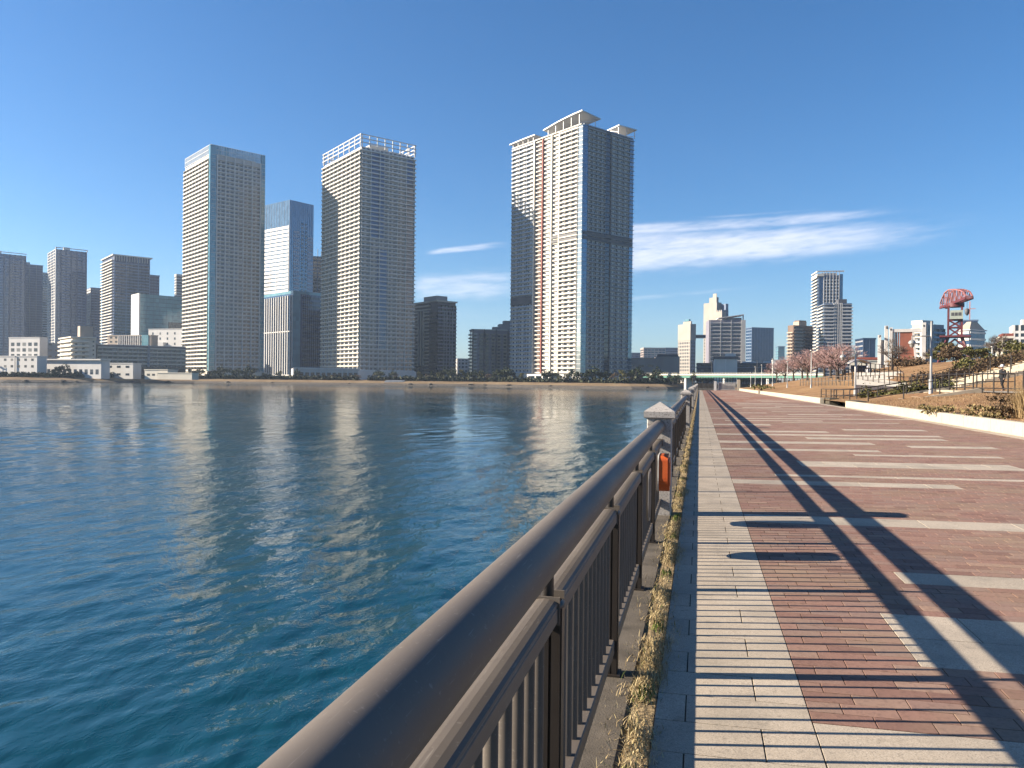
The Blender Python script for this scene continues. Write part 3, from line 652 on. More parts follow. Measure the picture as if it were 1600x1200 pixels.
# low white wing on its waterfront side
q = BD('waterfront_pavilion', 'low white pavilion with columns left of the middle tall tower', 'pavilion', 455, 458, 560, 574, 553, 4, L=14)
q.core(PALE, 'wall', z1=q.H-0.8); q.bands('R', WHT, 9, 0.9, 0.0, 0.8, q.H-0.9, q.H, name='roof_edge'); q.piers('R', WHT, 4, 0.6, 0.4, 1.0, -1, q.H-0.9); q.panes('R', PANE, 8, 4, 2.6, 3.2, 1.8, 0.05, 0, q.H, per=1); q.done()

# --- tall tower with three roof canopies
FH3 = 3.2
b = BD('apartment_tower', 'tallest tower with curved roof canopies, red stripe on its lit face', 'tower', 803, 911, 988, 194, 550, 39)
zt = b.H; z0 = 6.5; W_, L_ = b.W, b.L
b.core(PALE, z1=zt-0.4); b.core(WHT, 'podium', z1=5.5, x0=-3, y0=L_*0.15, x1=W_*0.3, y1=L_*0.62)
fr_ = lambda x: L_*((911-x)/108.0)**1.06
zm = z0 + round((zt-z0)*0.545/FH3)*FH3
# lit face, from the corner outwards
def Lz(x1, x0): return fr_(x1), fr_(x0)
s0, s1 = Lz(905, 877); b.balconies('L', CREAM2, CREAM2, FH3, z0, zt, s0, s1, 1.6, (s1-s0)/3, PANE, CREAM2, ph=1.2)
s0, s1 = Lz(877, 866); b.balconies('L', CREAM2, CREAM2, FH3, z0, zt, s0, s1, 0.9, (s1-s0), PANE, None, ph=1.2)
s0, s1 = Lz(865, 852); b.balconies('L', CREAM2, CREAM2, FH3, z0, zt, s0, s1, 0.9, (s1-s0), PANE, None, ph=1.2)
s0, s1 = Lz(851, 840); b.fbox(b.part('recess_wall', BRNW), 'L', s0, s1, 0.0, 0.02, z0, zt-1); b.balconies('L', CREAM2, CREAM2, FH3, z0, zt, s0, s1, 0.9, (s1-s0), PANE, None, ph=0.9)
s0, s1 = Lz(838, 803); b.balconies('L', CREAM2, LBLUE, FH3, z0, zt, s0, s1, 1.5, (s1-s0)/3, PANEB, PALE, over=0.6, ph=1.15)
for x, wd, mt in ((838.5, 1.5, CREAM2), (851.5, 1.3, REDB), (865.3, 1.4, CREAM2), (877.2, 1.2, CREAM2)):
    c = fr_(x); b.fbox(b.part('vertical_fin', mt), 'L', c-wd/2, c+wd/2, 0.0, 1.75, z0, zt-0.5)
b.fbox(b.part('corner_glass', PALEG), 'L', -0.8, fr_(905), 0, 1.0, z0, zt-0.5); b.bands('L', STEEL, FH3, 0.3, 1.0, 1.3, z0, zt, -1.2, fr_(905), 'glass_band')
mb_ = b.part('plant_storey', DGREY)
for k_ in range(2): b.fbox(mb_, 'L', fr_(905), fr_(866), 0.0, 1.62, zm+k_*FH3+0.9, zm+k_*FH3+2.6)
b.fbox(b.part('plant_storey', DGREY), 'L', fr_(838), L_, 0, 1.55, z0+(zt-z0)*0.30, z0+(zt-z0)*0.30+2*FH3)
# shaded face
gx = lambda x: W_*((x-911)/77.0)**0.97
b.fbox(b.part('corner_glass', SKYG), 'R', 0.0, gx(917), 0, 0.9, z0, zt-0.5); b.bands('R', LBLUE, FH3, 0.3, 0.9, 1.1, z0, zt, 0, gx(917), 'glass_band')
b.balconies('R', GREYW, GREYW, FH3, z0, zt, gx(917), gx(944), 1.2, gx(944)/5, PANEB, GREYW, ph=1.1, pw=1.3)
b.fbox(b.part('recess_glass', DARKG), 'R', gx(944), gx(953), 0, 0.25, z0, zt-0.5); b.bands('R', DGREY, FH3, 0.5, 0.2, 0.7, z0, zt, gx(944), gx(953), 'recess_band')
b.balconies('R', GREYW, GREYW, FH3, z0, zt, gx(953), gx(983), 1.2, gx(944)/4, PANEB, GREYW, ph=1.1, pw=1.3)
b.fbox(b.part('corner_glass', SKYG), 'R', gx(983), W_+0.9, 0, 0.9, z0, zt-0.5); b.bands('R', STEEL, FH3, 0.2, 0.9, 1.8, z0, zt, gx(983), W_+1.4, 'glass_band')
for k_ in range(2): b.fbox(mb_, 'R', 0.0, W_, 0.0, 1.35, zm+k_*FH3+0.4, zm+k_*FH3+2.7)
b.fbox(b.part('parapet_wall', CREAM2), 'L', 0, L_, 0.0, 1.7, zt-0.5, zt+0.4); b.fbox(b.part('parapet_edge', LBLUE), 'R', 0, W_, 0.0, 1.3, zt-0.5, zt+0.3)
b.part('portico', WHT).box(-9, L_*0.30, 4.3, 0, L_*0.62, 5.6); 
for y_ in (0.31,0.40,0.50,0.61): b.part('portico', WHT).box(-8.8, L_*y_-0.6, -1, -7.8, L_*y_+0.6, 4.3)
b.fbox(b.part('lobby_glass', TEAL), 'L', L_*0.33, L_*0.60, 0.0, 5.5, 0, 4.2)
b.core(GREYW, 'penthouse', z0=zt-0.5, z1=zt+3.0, x0=W_*0.2, y0=L_*0.2, x1=W_*0.8, y1=L_*0.75)
def canopy(x0, x1, y0, y1, zb, rise, lift):
    """curved roof plate on slim posts, higher at the near corner"""
    m = MB(); n = 10; vs_, fs_ = [], []
    for j in range(n+1):
        tt = j/n; y_ = y0+(y1-y0)*tt; z_ = zb + lift*(1-tt) + rise*math.sin(math.pi*tt)*0.5
        for x_ in (x0, x1):
            zz = z_ - (0 if x_ == x0 else lift*0.5); vs_ += [(x_, y_, zz), (x_, y_, zz+0.7)]
    for j in range(n):
        a_ = 4*j; fs_ += [(a_+1,a_+3,a_+7,a_+5),(a_+0,a_+4,a_+6,a_+2),(a_,a_+1,a_+5,a_+4),(a_+2,a_+6,a_+7,a_+3)]
    fs_ += [(0,2,3,1),(4*n,4*n+1,4*n+3,4*n+2)]; m.poly(vs_, fs_); o = m.build('roof_canopy', STEEL, b.E)
    m = MB()
    for j in range(1, 6):
        tt = (j-0.5)/5; y_ = y0+(y1-y0)*tt; z_ = zb + lift*(1-tt)
        m.bar((x0+1.5, y_, zt), (x0+1.5, y_, z_+0.2), 0.35).bar((x1-1.5, y_, zt), (x1-1.5, y_, z_-lift*0.5+0.1), 0.35); m.bar((x0+1.5, y_, zt+1.2), (x1-1.5, y_, z_-lift*0.4), 0.3)
    m.build('canopy_frame', STEEL, o, 'stuff')
canopy(-3.5, W_*0.30, -2.5, L_*0.50, zt+4.2, 1.6, 4.0); canopy(-2.5, W_*0.14, L_*0.64, L_*1.03, zt+3.2, 0.3, 0.6)
m = MB(); x0, x1 = W_*0.66, W_*1.04; m.poly([(x0,-3,zt+5.8),(x1,-3,zt+6.2),(x1,10,zt+5.0),(x0,10,zt+4.6),(x0,-3,zt+6.5),(x1,-3,zt+6.9),(x1,10,zt+5.7),(x0,10,zt+5.3)], BOXF.tolist()); o = m.build('roof_canopy', STEEL, b.E)
m = MB()
for x_ in (x0+1, (x0+x1)/2, x1-1): m.bar((x_,-1.5,zt),(x_,-1.5,zt+6),0.4).bar((x_,8,zt),(x_,8,zt+5),0.35).bar((x_,-1.5,zt+1.5),(x_,8,zt+4.6),0.35)
m.build('canopy_frame', STEEL, o, 'stuff'); b.done()

# ------------------------------------------------------------------ other buildings of the skyline
def grid(b, side, sp, pr, fh, hs, bw, pw, n=0.25, z0=0.0, z1=None, s0=0, s1=None, np_=0.3):
    z1 = b.H if z1 is None else z1
    if sp: b.bands(side, sp, fh, hs, 0.0, n, z0, z1, s0, s1)
    if pr: b.piers(side, pr, bw, pw, 0.0, np_, z0, z1, s0, s1)
def simple(name, label, cat, xl, xc, xr, yt, d, ang, wall, R, L=None, Ld=None, cap=True, group=None, Wd=None):
    """wall: material behind the grid; R, L: (spandrel, pier, floor height, band height, bay, pier width[, projection])"""
    b = BD(name, label, cat, xl, xc, xr, yt, d, ang, group, L=Ld, Wd=Wd); b.core(wall, 'glass_wall', z1=b.H-0.3)
    for side, st in (('R', R), ('L', L or R)):
        sp, pr, fh, hs, bw, pw = st[:6]; n = st[6] if len(st) > 6 else 0.3; grid(b, side, sp, pr, fh, hs, bw, pw, n, np_=st[7] if len(st) > 7 else n+0.05)
    if cap:
        cm = R[0] or R[1] or wall; b.core(cm, 'parapet_wall', z0=b.H-1.2, z1=b.H, x0=-0.45, y0=-0.45, x1=b.W+0.45, y1=b.L+0.45)
    return b
# far left group
b = simple('apartment_tower', 'blue glass tower cut by the left edge of the photo', 'tower', -55, -38, 41, 392, 900, 42, BLUEG, (TBL, TBD, 3.3, 0.6, 5.6, 1.6, 0.4), cap=False)
b.bands('R', TBL, 3.3, 1.3, 0.5, 1.1, 0, b.H-4, b.W*0.72, b.W*0.92); b.part('roof_frame', PALE).box(-0.5,-0.5,b.H+1.6,b.W+0.5,0.5,b.H+2.4).box(b.W*0.3,-0.4,b.H,b.W*0.5,3,b.H+3); b.done()
b = simple('apartment_tower', 'grey blue balcony tower half hidden behind the leftmost tower', 'tower', 30, 36, 67, 412, 1000, 40, TBD, (TBL, GREYW, 3.3, 0.7, 7.0, 0.6, 0.4)); b.core(GREYW, 'penthouse', z0=b.H-1, z1=b.H+2.5, x1=b.W*0.35, y1=10); b.done()
b = simple('apartment_tower', 'narrow white banded tower just left of the twin blue tower', 'tower', 56, 62, 78, 425, 1060, 40, DARKG, (WHT, None, 3.3, 1.2, 6, 1, 0.8)); b.done()
b = simple('apartment_tower', 'blue glass tower with white corner edge and flat roof frame', 'tower', 75, 87, 136, 389, 880, 41, BLUEG, (TBL, TBD, 3.3, 0.6, 5.6, 1.6, 0.4), (PALE, WHT, 3.3, 0.6, 9, 1.4, 0.4), cap=False)
b.bands('R', TBL, 3.3, 1.3, 0.5, 1.2, 0, b.H-4, b.W*0.2, b.W*0.45); b.bands('R', TBL, 3.3, 1.3, 0.5, 1.2, 0, b.H-4, b.W*0.7, b.W*0.84); b.fbox(b.part('white_edge', WHT), 'R', -0.4, 0.9, 0, 1.2, 0, b.H+2)
b.part('roof_frame', PALE).box(0,-0.8,b.H+1.6,b.W+0.6,0.6,b.H+2.4).box(b.W*0.25,-0.6,b.H,b.W*0.45,3,b.H+3).box(b.W-0.3,-0.6,b.H,b.W+0.5,0.5,b.H+2); b.done()
b = simple('apartment_tower', 'slim pale blue tower standing between two broad towers', 'tower', 136, 142, 158, 449, 960, 40, BLUEG, (TBL, TBD, 3.3, 0.8, 3.5, 0.8, 0.4), (WHT, PALE, 3.3, 1.5, 4, 0.8)); b.done()
b = BD('apartment_tower', 'broad grey tower with jutting balcony edges and roof overhang', 'tower', 160, 178, 234, 398, 820, 40); b.core(TBD, 'glass_wall')
b.balconies('R', TBL, TBL, 3.2, 0, b.H-7, 0, b.W, 1.2, b.W/9, PANEB, TBD, ph=0.9); b.balconies('L', CREAM2, CREAM2, 3.2, 0, b.H-4, 0, b.L, 2.0, b.L/4, PANE, None, ph=1.0)
b.piers('R', TBL, b.W/3, 0.8, 1.2, 1.5, 0, b.H); b.piers('R', PALE, b.W/14, 0.5, 0.2, 0.9, b.H-6, b.H-0.5); b.part('roof_frame', PALE).box(-1.5,-2,b.H-0.6,b.W+2.5,b.L,b.H+0.6); b.done()
b = simple('apartment_tower', 'low shoulder block attached right of the broad grey tower', 'tower', 230, 232, 249, 429, 850, 38, TBD, (TBL, TBD, 3.3, 0.8, 3.0, 0.5, 0.4)); b.done()
b = simple('apartment_tower', 'thin round-topped tower peeking out left of the lit cream tower', 'tower', 273, 276, 290, 428, 900, 36, DGREY, (PALE, None, 3.3, 1.1, 3.0, 0.5, 0.5)); b.done()
b = BD('office_building', 'teal glass box office with a pale concrete side wall', 'office', 207, 219, 290, 459, 770, 36, L=24); b.core(TEAL, 'glass_wall'); b.bands('R', SKYG, 4.2, 0.5, 0.0, 0.12, 0, b.H); b.piers('R', BLUEW, 6, 0.15, 0, 0.15, 0, b.H)
b.fbox(b.part('end_wall', PALE), 'L', -0.5, b.L, 0.0, 1.2, 0, b.H+0.6); b.fbox(b.part('dark_bay', DARKG), 'R', b.W*0.62, b.W, 0.12, 0.5, 0, b.H*0.68); b.done()
# office tower behind the cream tower
b = BD('office_tower', 'blue glass office tower with white banded front behind the cream tower', 'tower', 405, 453, 490, 312, 790, 52); b.core(SKYG, 'glass_wall')
zb = b.H*0.44; zc = b.H*0.86
b.bands('L', WHT, 4.1, 2.9, 0.0, 0.35, zb, zc, 0.8); b.piers('L', WHT, b.L/5, 0.5, 0.3, 0.45, zb, zc, 0.8)
b.bands('R', LBLUE, 4.1, 2.6, 0.0, 0.2, zb, zc-3, b.W*0.18, b.W*0.42); b.bands('R', LBLUE, 4.1, 2.8, 0, 0.2, zb, zc-6, b.W*0.75, b.W)
b.panes('R', DARKG, 4.1, b.W*0.16, b.W*0.07, 2.0, 1, 0.3, 0, b.H*0.9, b.W*0.44, b.W*0.76, per=1); b.piers('R', BLUEW, b.W/12, 0.15, 0, 0.25, 0, b.H); b.piers('L', BLUEW, b.L/12, 0.15, 0, 0.2, zc, b.H); b.done()
b = BD('office_building', 'dark glass office block with white vertical fins below the blue tower', 'office', 405, 458, 505, 454, 700, 44); b.core(BLUEG, 'glass_wall', z1=b.H-2.5); b.core(TEAL, 'parapet_wall', z0=b.H-2.5)
b.piers('L', WHT, 4.4, 1.0, 0.0, 0.8, 4, b.H-4); b.bands('L', WHT, b.H*0.5, 0.8, 0.0, 0.5, 3, b.H-4); b.piers('R', BLUEW, 2.2, 0.25, 0, 0.3, 0, b.H-2.5, b.W*0.3); b.bands('R', DARKG, 4.1, 2.2, 0.0, 0.1, 0, b.H-3, b.W*0.3); b.fbox(b.part('corner_glass', TEAL), 'R', 0, b.W*0.24, 0, 0.3, 0, b.H-2.5); b.done()
b = simple('office_building', 'dark banded office tower behind the middle cream tower', 'office', 484, 488, 520, 400, 860, 10, DARKG, (GREYW, BLUEW, 4.0, 1.6, 6, 0.8, 0.4), Ld=30); b.part('roof_mast', PALE).box(6,3,b.H,6.6,3.6,b.H+9).box(10,3,b.H,10.4,3.4,b.H+6); b.done()
# mid-rise right of the middle tower
b = BD('apartment_block', 'dark brown apartment block with pale column bays beside the middle tower', 'building', 640, 684, 712, 469, 670, 40); b.core(DGREY, 'wall', z1=b.H-1)
FHm = 3.15
for s0, s1, mt in ((0.0,0.24,DGREY),(0.24,0.46,CREAM),(0.62,0.98,CREAM)): b.balconies('L', mt, mt, FHm, 0, b.H-8, b.L*s0, b.L*s1, 1.4, 5, PANE, None, ph=1.2)
b.bands('L', DGREY, FHm, 1.1, 0, 0.6, 0, b.H-8, b.L*0.46, b.L*0.62); b.piers('L', CREAM, b.L*0.08, 0.9, 0.5, 1.7, b.H*0.18, b.H-8, b.L*0.44, b.L*0.64); b.bands('L', CREAM, FHm, 1.2, 0, 1.6, b.H-8, b.H, b.L*0.24, b.L)
b.balconies('R', MAUVE, MAUVE, FHm, 0, b.H-3, 0, b.W, 1.3, b.W/5, PANE, DGREY, ph=1.1, over=0.5); b.piers('R', GREYW, b.W*0.18, 0.7, 0.8, 1.6, 0, b.H-9, b.W*0.3, b.W*0.8); b.core(GREYW, 'penthouse', z0=b.H-1, z1=b.H+4.5, x0=b.W*0.1, y0=b.L*0.1, x1=b.W*0.7, y1=b.L*0.55); b.part('parapet_wall', CREAM).box(-1.2,-1.2,b.H-1.2,b.W+1.2,b.L+1,b.H); b.done()
b = BD('apartment_block', 'wide grey brown apartment slab partly hidden by the tallest tower', 'building', 734, 738, 812, 514, 655, 6, L=16); b.core(MAUVE, 'wall', z1=b.H-0.5)
nb = 8; bw_ = b.W/nb
for i in range(nb):
    s0, s1 = i*bw_+0.9, (i+1)*bw_-0.9; mt = BEIGE if i else PALE
    b.bands('R', mt, 2.95, 1.15, 0, 1.5, 1, b.H-3, s0, s1, 'balcony_parapet'); b.panes('R', PANE, 2.95, bw_, 2.0, 1.4, 1.3, 0.05, 1, b.H-3, s0, s1, per=1)
b.balconies('L', PALE, PALE, 2.95, 1, b.H-2, 0, b.L, 1.3, 5, PANE, None); b.piers('R', DGREY, bw_*2, 0.6, 0, 1.7, 0, b.H); b.part('parapet_wall', PALE).box(-0.6,-0.8,b.H-0.8,b.W+0.6,b.L,b.H)
b.part('plant_room', GREYW).box(b.W*0.45,3,b.H,b.W*0.62,10,b.H+2.5).box(b.W*0.58,2,b.H,b.W*0.95,12,b.H+5).box(b.W*0.68,3,b.H+5,b.W*0.95,11,b.H+8); b.done()
b = simple('white_building', 'small white windowed building between the two brown apartment blocks', 'building', 712, 715, 737, 560, 760, 6, PANE, (WHT, WHT, 3.6, 1.6, 4, 1.4, 0.4), Ld=12); b.done()

# --- low buildings on the left bank
def low(name, label, x0, x1, yt, d, wall, band=None, pane=PANE, ang=3, Ld=18, fh=3.2, bw=5.0, pw=2.2, ph=1.3, sill=1.0, cat='building'):
    b = BD(name, label, cat, x0-2, x0, x1, yt, d, ang, None, L=Ld, fixed=ang < 0); b.core(wall, 'wall', z1=b.H-0.3)
    if pane: b.panes('R', pane, fh, bw, pw, ph, sill, 0.06, 0.3, b.H-0.4, 1, b.W-1, per=1); b.panes('L', pane, fh, bw, pw, ph, sill, 0.06, 0.3, b.H-0.4, 1, b.L-1, per=1)
    if band: b.bands('R', band, fh, 0.5, 0, 0.7, 0.3, b.H-0.4); b.bands('L', band, fh, 0.5, 0, 0.7, 0.3, b.H-0.4)
    b.part('parapet_wall', wall).box(-0.3,-0.3,b.H-0.5,b.W+0.3,b.L+0.3,b.H); return b
b = low('warehouse', 'low white warehouse at the far left by the water', -30, 58, 556, 500, WHT, None, ang=-18, Ld=7, bw=6, pw=2.0, ph=1.5, sill=1.2, fh=4.2); b.part('pipe', PALE).box(8,-0.8,0,8.4,-0.3,b.H).box(30,-0.8,0,30.4,-0.3,b.H); b.part('fire_stair', DGREY).box(14,-1.6,0,17,-0.3,0.2).box(14,-1.6,3.4,17,-0.3,3.6).box(14,-1.6,6.6,17,-0.3,6.8).box(14,-1.6,0,14.2,-1.4,8).box(16.8,-1.6,0,17,-1.4,8); b.done()
b = low('warehouse', 'long low white shed with tall panels behind the bank', 62, 158, 562, 508, WHT, None, ang=-18, Ld=7, bw=4.5, pw=2.4, ph=3.2, sill=1.5, fh=9, pane=PANEB); b.part('roof_edge', PALE).box(-1.5,-1.5,b.H-0.3,b.W+1,b.L,b.H+0.5); b.done()
b = low('warehouse', 'grey low annex shed right of the long white shed', 150, 208, 567, 512, PALE, None, ang=-18, Ld=7, bw=8, pw=3, ph=1.4, fh=5); b.done()
b = low('store_building', 'low brown building in front of the long apartment block', 204, 290, 573, 525, BRNW, BEIGE, ang=2, fh=6); b.done()
b = low('pump_house', 'small cream flat-roofed hut near the brown building', 226, 262, 577, 497, CREAM2, None, ang=-18, Ld=9, fh=9, bw=4); b.done()
b = low('site_wall_building', 'long low cream wall building by the cream tower', 246, 300, 582, 492, CREAM, None, None, ang=-18, Ld=6); b.done()
b = BD('apartment_block', 'long low beige apartment block with rows of balconies', 'building', 148, 152, 290, 538, 560, 3, L=14); b.core(MAUVE, 'wall', z1=b.H-0.3); b.balconies('R', CREAM2, CREAM, 2.9, 1, b.H-0.5, 0, b.W, 1.4, 6.5, PANE, CREAM, ph=1.1, pw=2.4); b.part('stair_tower', GREYW).box(b.W*0.55,-1.8,-1,b.W*0.58,0,b.H+0.5); b.part('roof_slab', PALE).box(-0.8,-2,b.H-0.3,b.W,b.L,b.H+0.2); b.done()
b = BD('apartment_block', 'cream mid-rise with wrap-around balconies and a rooftop tower', 'building', 94, 113, 150, 527, 545, 42); b.core(CREAM, 'wall'); b.balconies('L', CREAM2, CREAM2, 3.1, 3, b.H-1, 0, b.L, 1.6, 30, PANE, None, ph=1.2); b.balconies('R', CREAM2, CREAM2, 3.1, 3, b.H-1, 0, b.W*0.62, 1.6, 30, PANE, None, ph=1.2, over=1.2)
b.panes('R', PANE, 3.1, 4, 1.0, 1.2, 1.2, 0.05, 2, b.H-1, b.W*0.78, b.W, per=1); b.part('tower_block', TANW).box(b.W*0.35,2,b.H,b.W*0.9,9,b.H+8.5); b.part('roof_edge', CREAM2).box(-1.2,-1.2,b.H-0.3,b.W,b.L,b.H+0.6); b.done()
b = low('office_building', 'white stepped building with grey glass bays left of the cream mid-rise', 14, 62, 527, 600, WHT, None, ang=-18, Ld=7, cat='office', bw=6, pw=3.4, ph=2.6, sill=1.2, fh=4.4); b.part('lower_block', PALE).box(b.W*0.2,-6,-1,b.W*0.95,0,b.H*0.5); b.done()
b = low('office_building', 'grey industrial building seen between the blue towers', 50, 96, 535, 640, GREYW, None, ang=3, cat='office', fh=5); b.done()
b = low('plant_building', 'beige and ribbed rooftop building above the long apartment block', 168, 236, 524, 600, TANW, None, ang=-18, Ld=7); b.piers('R', WHT, 2.2, 0.5, 0, 0.4, 0, b.H, b.W*0.25, b.W*0.75); b.fbox(b.part('glass_bay', TEAL), 'R', b.W*0.8, b.W*0.95, 0, 0.5, 0, b.H); b.done()
b = low('white_building', 'plain white blocks beside the lit cream tower', 232, 292, 514, 745, WHT, None, ang=-18, Ld=7, bw=9, pw=1.6, ph=2.2, fh=5); b.part('lower_block', WHT).box(-8,-3,-1,b.W*0.45,0,b.H*0.72); b.done()

# --- right of the tallest tower, across the bay
b = low('hall_building', 'long pinkish low hall right of the tallest tower', 978, 1026, 559, 640, PINKW, None, ang=4, Ld=40, bw=7, pw=4.5, ph=1.5, sill=4, fh=9); b.done()
b = low('hall_building', 'taller pinkish block with dark rooftop band', 1025, 1062, 557, 660, PINKW, None, None, ang=6, Ld=40); b.part('roof', DGREY).box(1,2,b.H,b.W-1,20,b.H+2); b.done()
b = simple('office_building', 'far blue office slab on the horizon left of the stone twin towers', 'office', 983, 986, 1004, 551, 1400, 4, BLUEG, (BLUEW, BLUEW, 4, 1, 6, 0.6), Ld=40); b.done()
b = simple('office_building', 'far pinkish glass office on the horizon', 'office', 1001, 1006, 1040, 543, 1300, 4, SKYG, (PINKW, PINKW, 4, 1.4, 6, 0.8), Ld=40); b.done()
b = simple('office_building', 'far dark blue office on the horizon next to the stone tower', 'office', 1036, 1040, 1062, 543, 1350, 4, BLUEG, (BLUEW, None, 4, 1, 6, 0.6), Ld=40); b.done()
b = BD('office_tower', 'smaller stone twin tower with setback top', 'tower', 1060, 1079, 1087, 506, 900, 55, L=22); b.core(PANEB, 'glass_wall'); grid(b, 'L', STONE, STONE, 4, 1.7, 3.2, 1.3); grid(b, 'R', BLUEW, BLUEW, 4, 1.7, 3.2, 1.3)
b.part('wall', STONE).box(-0.6,-0.6,b.H*0.72,b.W,b.L,b.H); b.part('penthouse', STONE).box(3,3,b.H,b.W-3,b.L-5,b.H+3.5); b.part('roof', TEAL).box(5,6,b.H+3.5,b.W-5,b.L-8,b.H+6); b.done()
b = BD('office_tower', 'taller stepped stone twin tower with crowning blocks', 'tower', 1100, 1128, 1138, 484, 960, 55, L=30); b.core(PANEB, 'glass_wall'); grid(b, 'L', STONE, STONE, 4, 1.8, 3.2, 1.3); grid(b, 'R', BLUEW, BLUEW, 4, 1.7, 3.2, 1.3); H_ = b.H
b.part('wall', STONE).box(-0.7,-0.7,H_*0.66,b.W*0.6,b.L,H_-2); b.part('wall', STONE).box(-0.7,8,H_-2,b.W*0.7,b.L,H_+10); b.part('wall', STONE).box(3,12,H_+10,b.W*0.6,24,H_+17); b.part('penthouse', STONE).box(6,14,H_+17,b.W*0.45,20,H_+22); b.part('wall', BLUEW).box(b.W*0.6,0,H_-2,b.W,b.L*0.7,H_+8); b.done()
b = BD('sky_bridge', 'link bridge high between the two stone twin towers', 'bridge', 1085, 1086, 1101, 523, 915, 8, L=6); b.part('deck', GREYW).box(-2,0,b.H-4,b.W+3,b.L,b.H); b.part('window_band', PANEB).box(-2,-0.1,b.H-2.8,b.W+3,0,b.H-1.2); b.done()
b = BD('office_building', 'broad office block with mauve and white bands before the stone tower', 'office', 1103, 1108, 1165, 500, 800, 6, L=30); b.core(MAUVE, 'glass_wall'); b.bands('R', WHT, 3.9, 0.9, 0, 0.5, 0, b.H-2, b.W*0.03, b.W*0.88); b.bands('R', DARKG, 3.9, 1.3, 0, 0.2, 0, b.H-3, b.W*0.03, b.W*0.88, off=1.2); b.piers('R', WHT, b.W*0.29, 0.4, 0.4, 0.7, 0, b.H, b.W*0.03, b.W*0.9)
b.fbox(b.part('end_wall', PALE), 'R', b.W*0.88, b.W, 0, 0.8, 0, b.H); b.part('roof_canopy', WHT).poly([(b.W*0.25,-1,b.H+1.5),(b.W*0.95,-1,b.H+5.2),(b.W*0.95,20,b.H+5.2),(b.W*0.25,20,b.H+1.5),(b.W*0.25,-1,b.H+2.2),(b.W*0.95,-1,b.H+6),(b.W*0.95,20,b.H+6),(b.W*0.25,20,b.H+2.2)], BOXF.tolist()); b.part('roof_posts', GREYW).box(b.W*0.5,2,b.H,b.W*0.9,14,b.H+2.5); b.part('roof_posts', GREYW).box(b.W*0.92,0,b.H,b.W*0.95,1,b.H+5.3); b.done()
b = simple('office_tower', 'plain blue glass tower right of the banded office block', 'tower', 1166, 1175, 1209, 512, 1000, 16, BLUEG, (BLUEG, BLUEW, 4.1, 0.3, 4, 0.2, 0.12), (LBLUE, BLUEW, 4.1, 0.8, 4, 0.3), cap=False); b.part('parapet_wall', BLUEW).box(-0.3,-0.3,b.H-0.3,b.W+0.3,b.L+0.3,b.H+0.6); b.done()
b = simple('office_building', 'small teal glass tower left of the brown apartment tower', 'office', 1212, 1216, 1226, 541, 1150, 10, TEAL, (BLUEW, None, 4, 0.8, 4, 0.4), Ld=20); b.done()
b = BD('office_building', 'grey square hall with white roof box behind the green bridge', 'building', 1114, 1116, 1152, 561, 560, 3, L=25); b.core(PALE, 'wall'); b.part('roof', DGREY).box(-0.8,-0.8,b.H,b.W+0.8,b.L,b.H+2.0); b.part('penthouse', WHT).box(b.W*0.5,3,b.H+2,b.W*0.95,12,b.H+4.2); b.panes('R', GREYW, 30, b.W*0.45, b.W*0.2, 7, 1, 0.1, 0, b.H, b.W*0.3, b.W, per=1)
b.piers('R', WHT, b.W*0.5, 0.8, 0, 0.4, 0, b.H+1); b.done()
b = low('depot_building', 'dark long depot roofs right of the grey square hall', 1152, 1216, 567, 600, DGREY, GREYW, ang=2, Ld=30, fh=4); b.part('roof_vent', WHT).box(4,2,b.H,14,6,b.H+1.2).box(20,2,b.H,26,6,b.H+1.6); b.done()
b = low('depot_building', 'dark square building left of the grey square hall', 1090, 1116, 567, 590, DGREY, GREYW, ang=2, Ld=20, fh=4); b.done()
b = low('white_building', 'pale low buildings left of the cherry trees', 1208, 1256, 562, 480, WHT, None, ang=3, fh=3.4); b.done()
b = BD('apartment_tower', 'brown brick apartment tower with a small rooftop block', 'tower', 1231, 1240, 1270, 508, 700, 24); b.core(BRNW, 'wall'); b.balconies('R', TANW, TANW, 3.1, 0, b.H-0.5, b.W*0.04, b.W*0.45, 1.3, 5, PANE, None, ph=1.1, over=0.4); b.balconies('R', BRNW, BRNW, 3.1, 0, b.H-3, b.W*0.5, b.W, 1.3, 5, PANE, None, ph=1.1); b.balconies('L', TANW, TANW, 3.1, 0, b.H-6, 0, b.L, 1.3, 5, PANE, None, ph=1.1); b.part('penthouse', TANW).box(b.W*0.4,3,b.H,b.W*0.8,10,b.H+4); b.part('roof', BRNW).box(b.W*0.42,3,b.H+4,b.W*0.78,9,b.H+5); b.done()
b = BD('apartment_tower', 'tall pale apartment tower with checker window grid and open crown', 'tower', 1270, 1279, 1317, 424, 760, 16, L=26); b.core(BLUEW, 'wall', z1=b.H-4); b.balconies('R', PALE, WHT, 3.2, 0, b.H-7, b.W*0.2, b.W*0.86, 1.0, b.W*0.13, PANE, WHT, ph=1.2, per=1, pw=3); b.balconies('L', CREAM2, CREAM2, 3.2, 0, b.H-5, 0, b.L, 1.6, 6, PANE, None, ph=1.1)
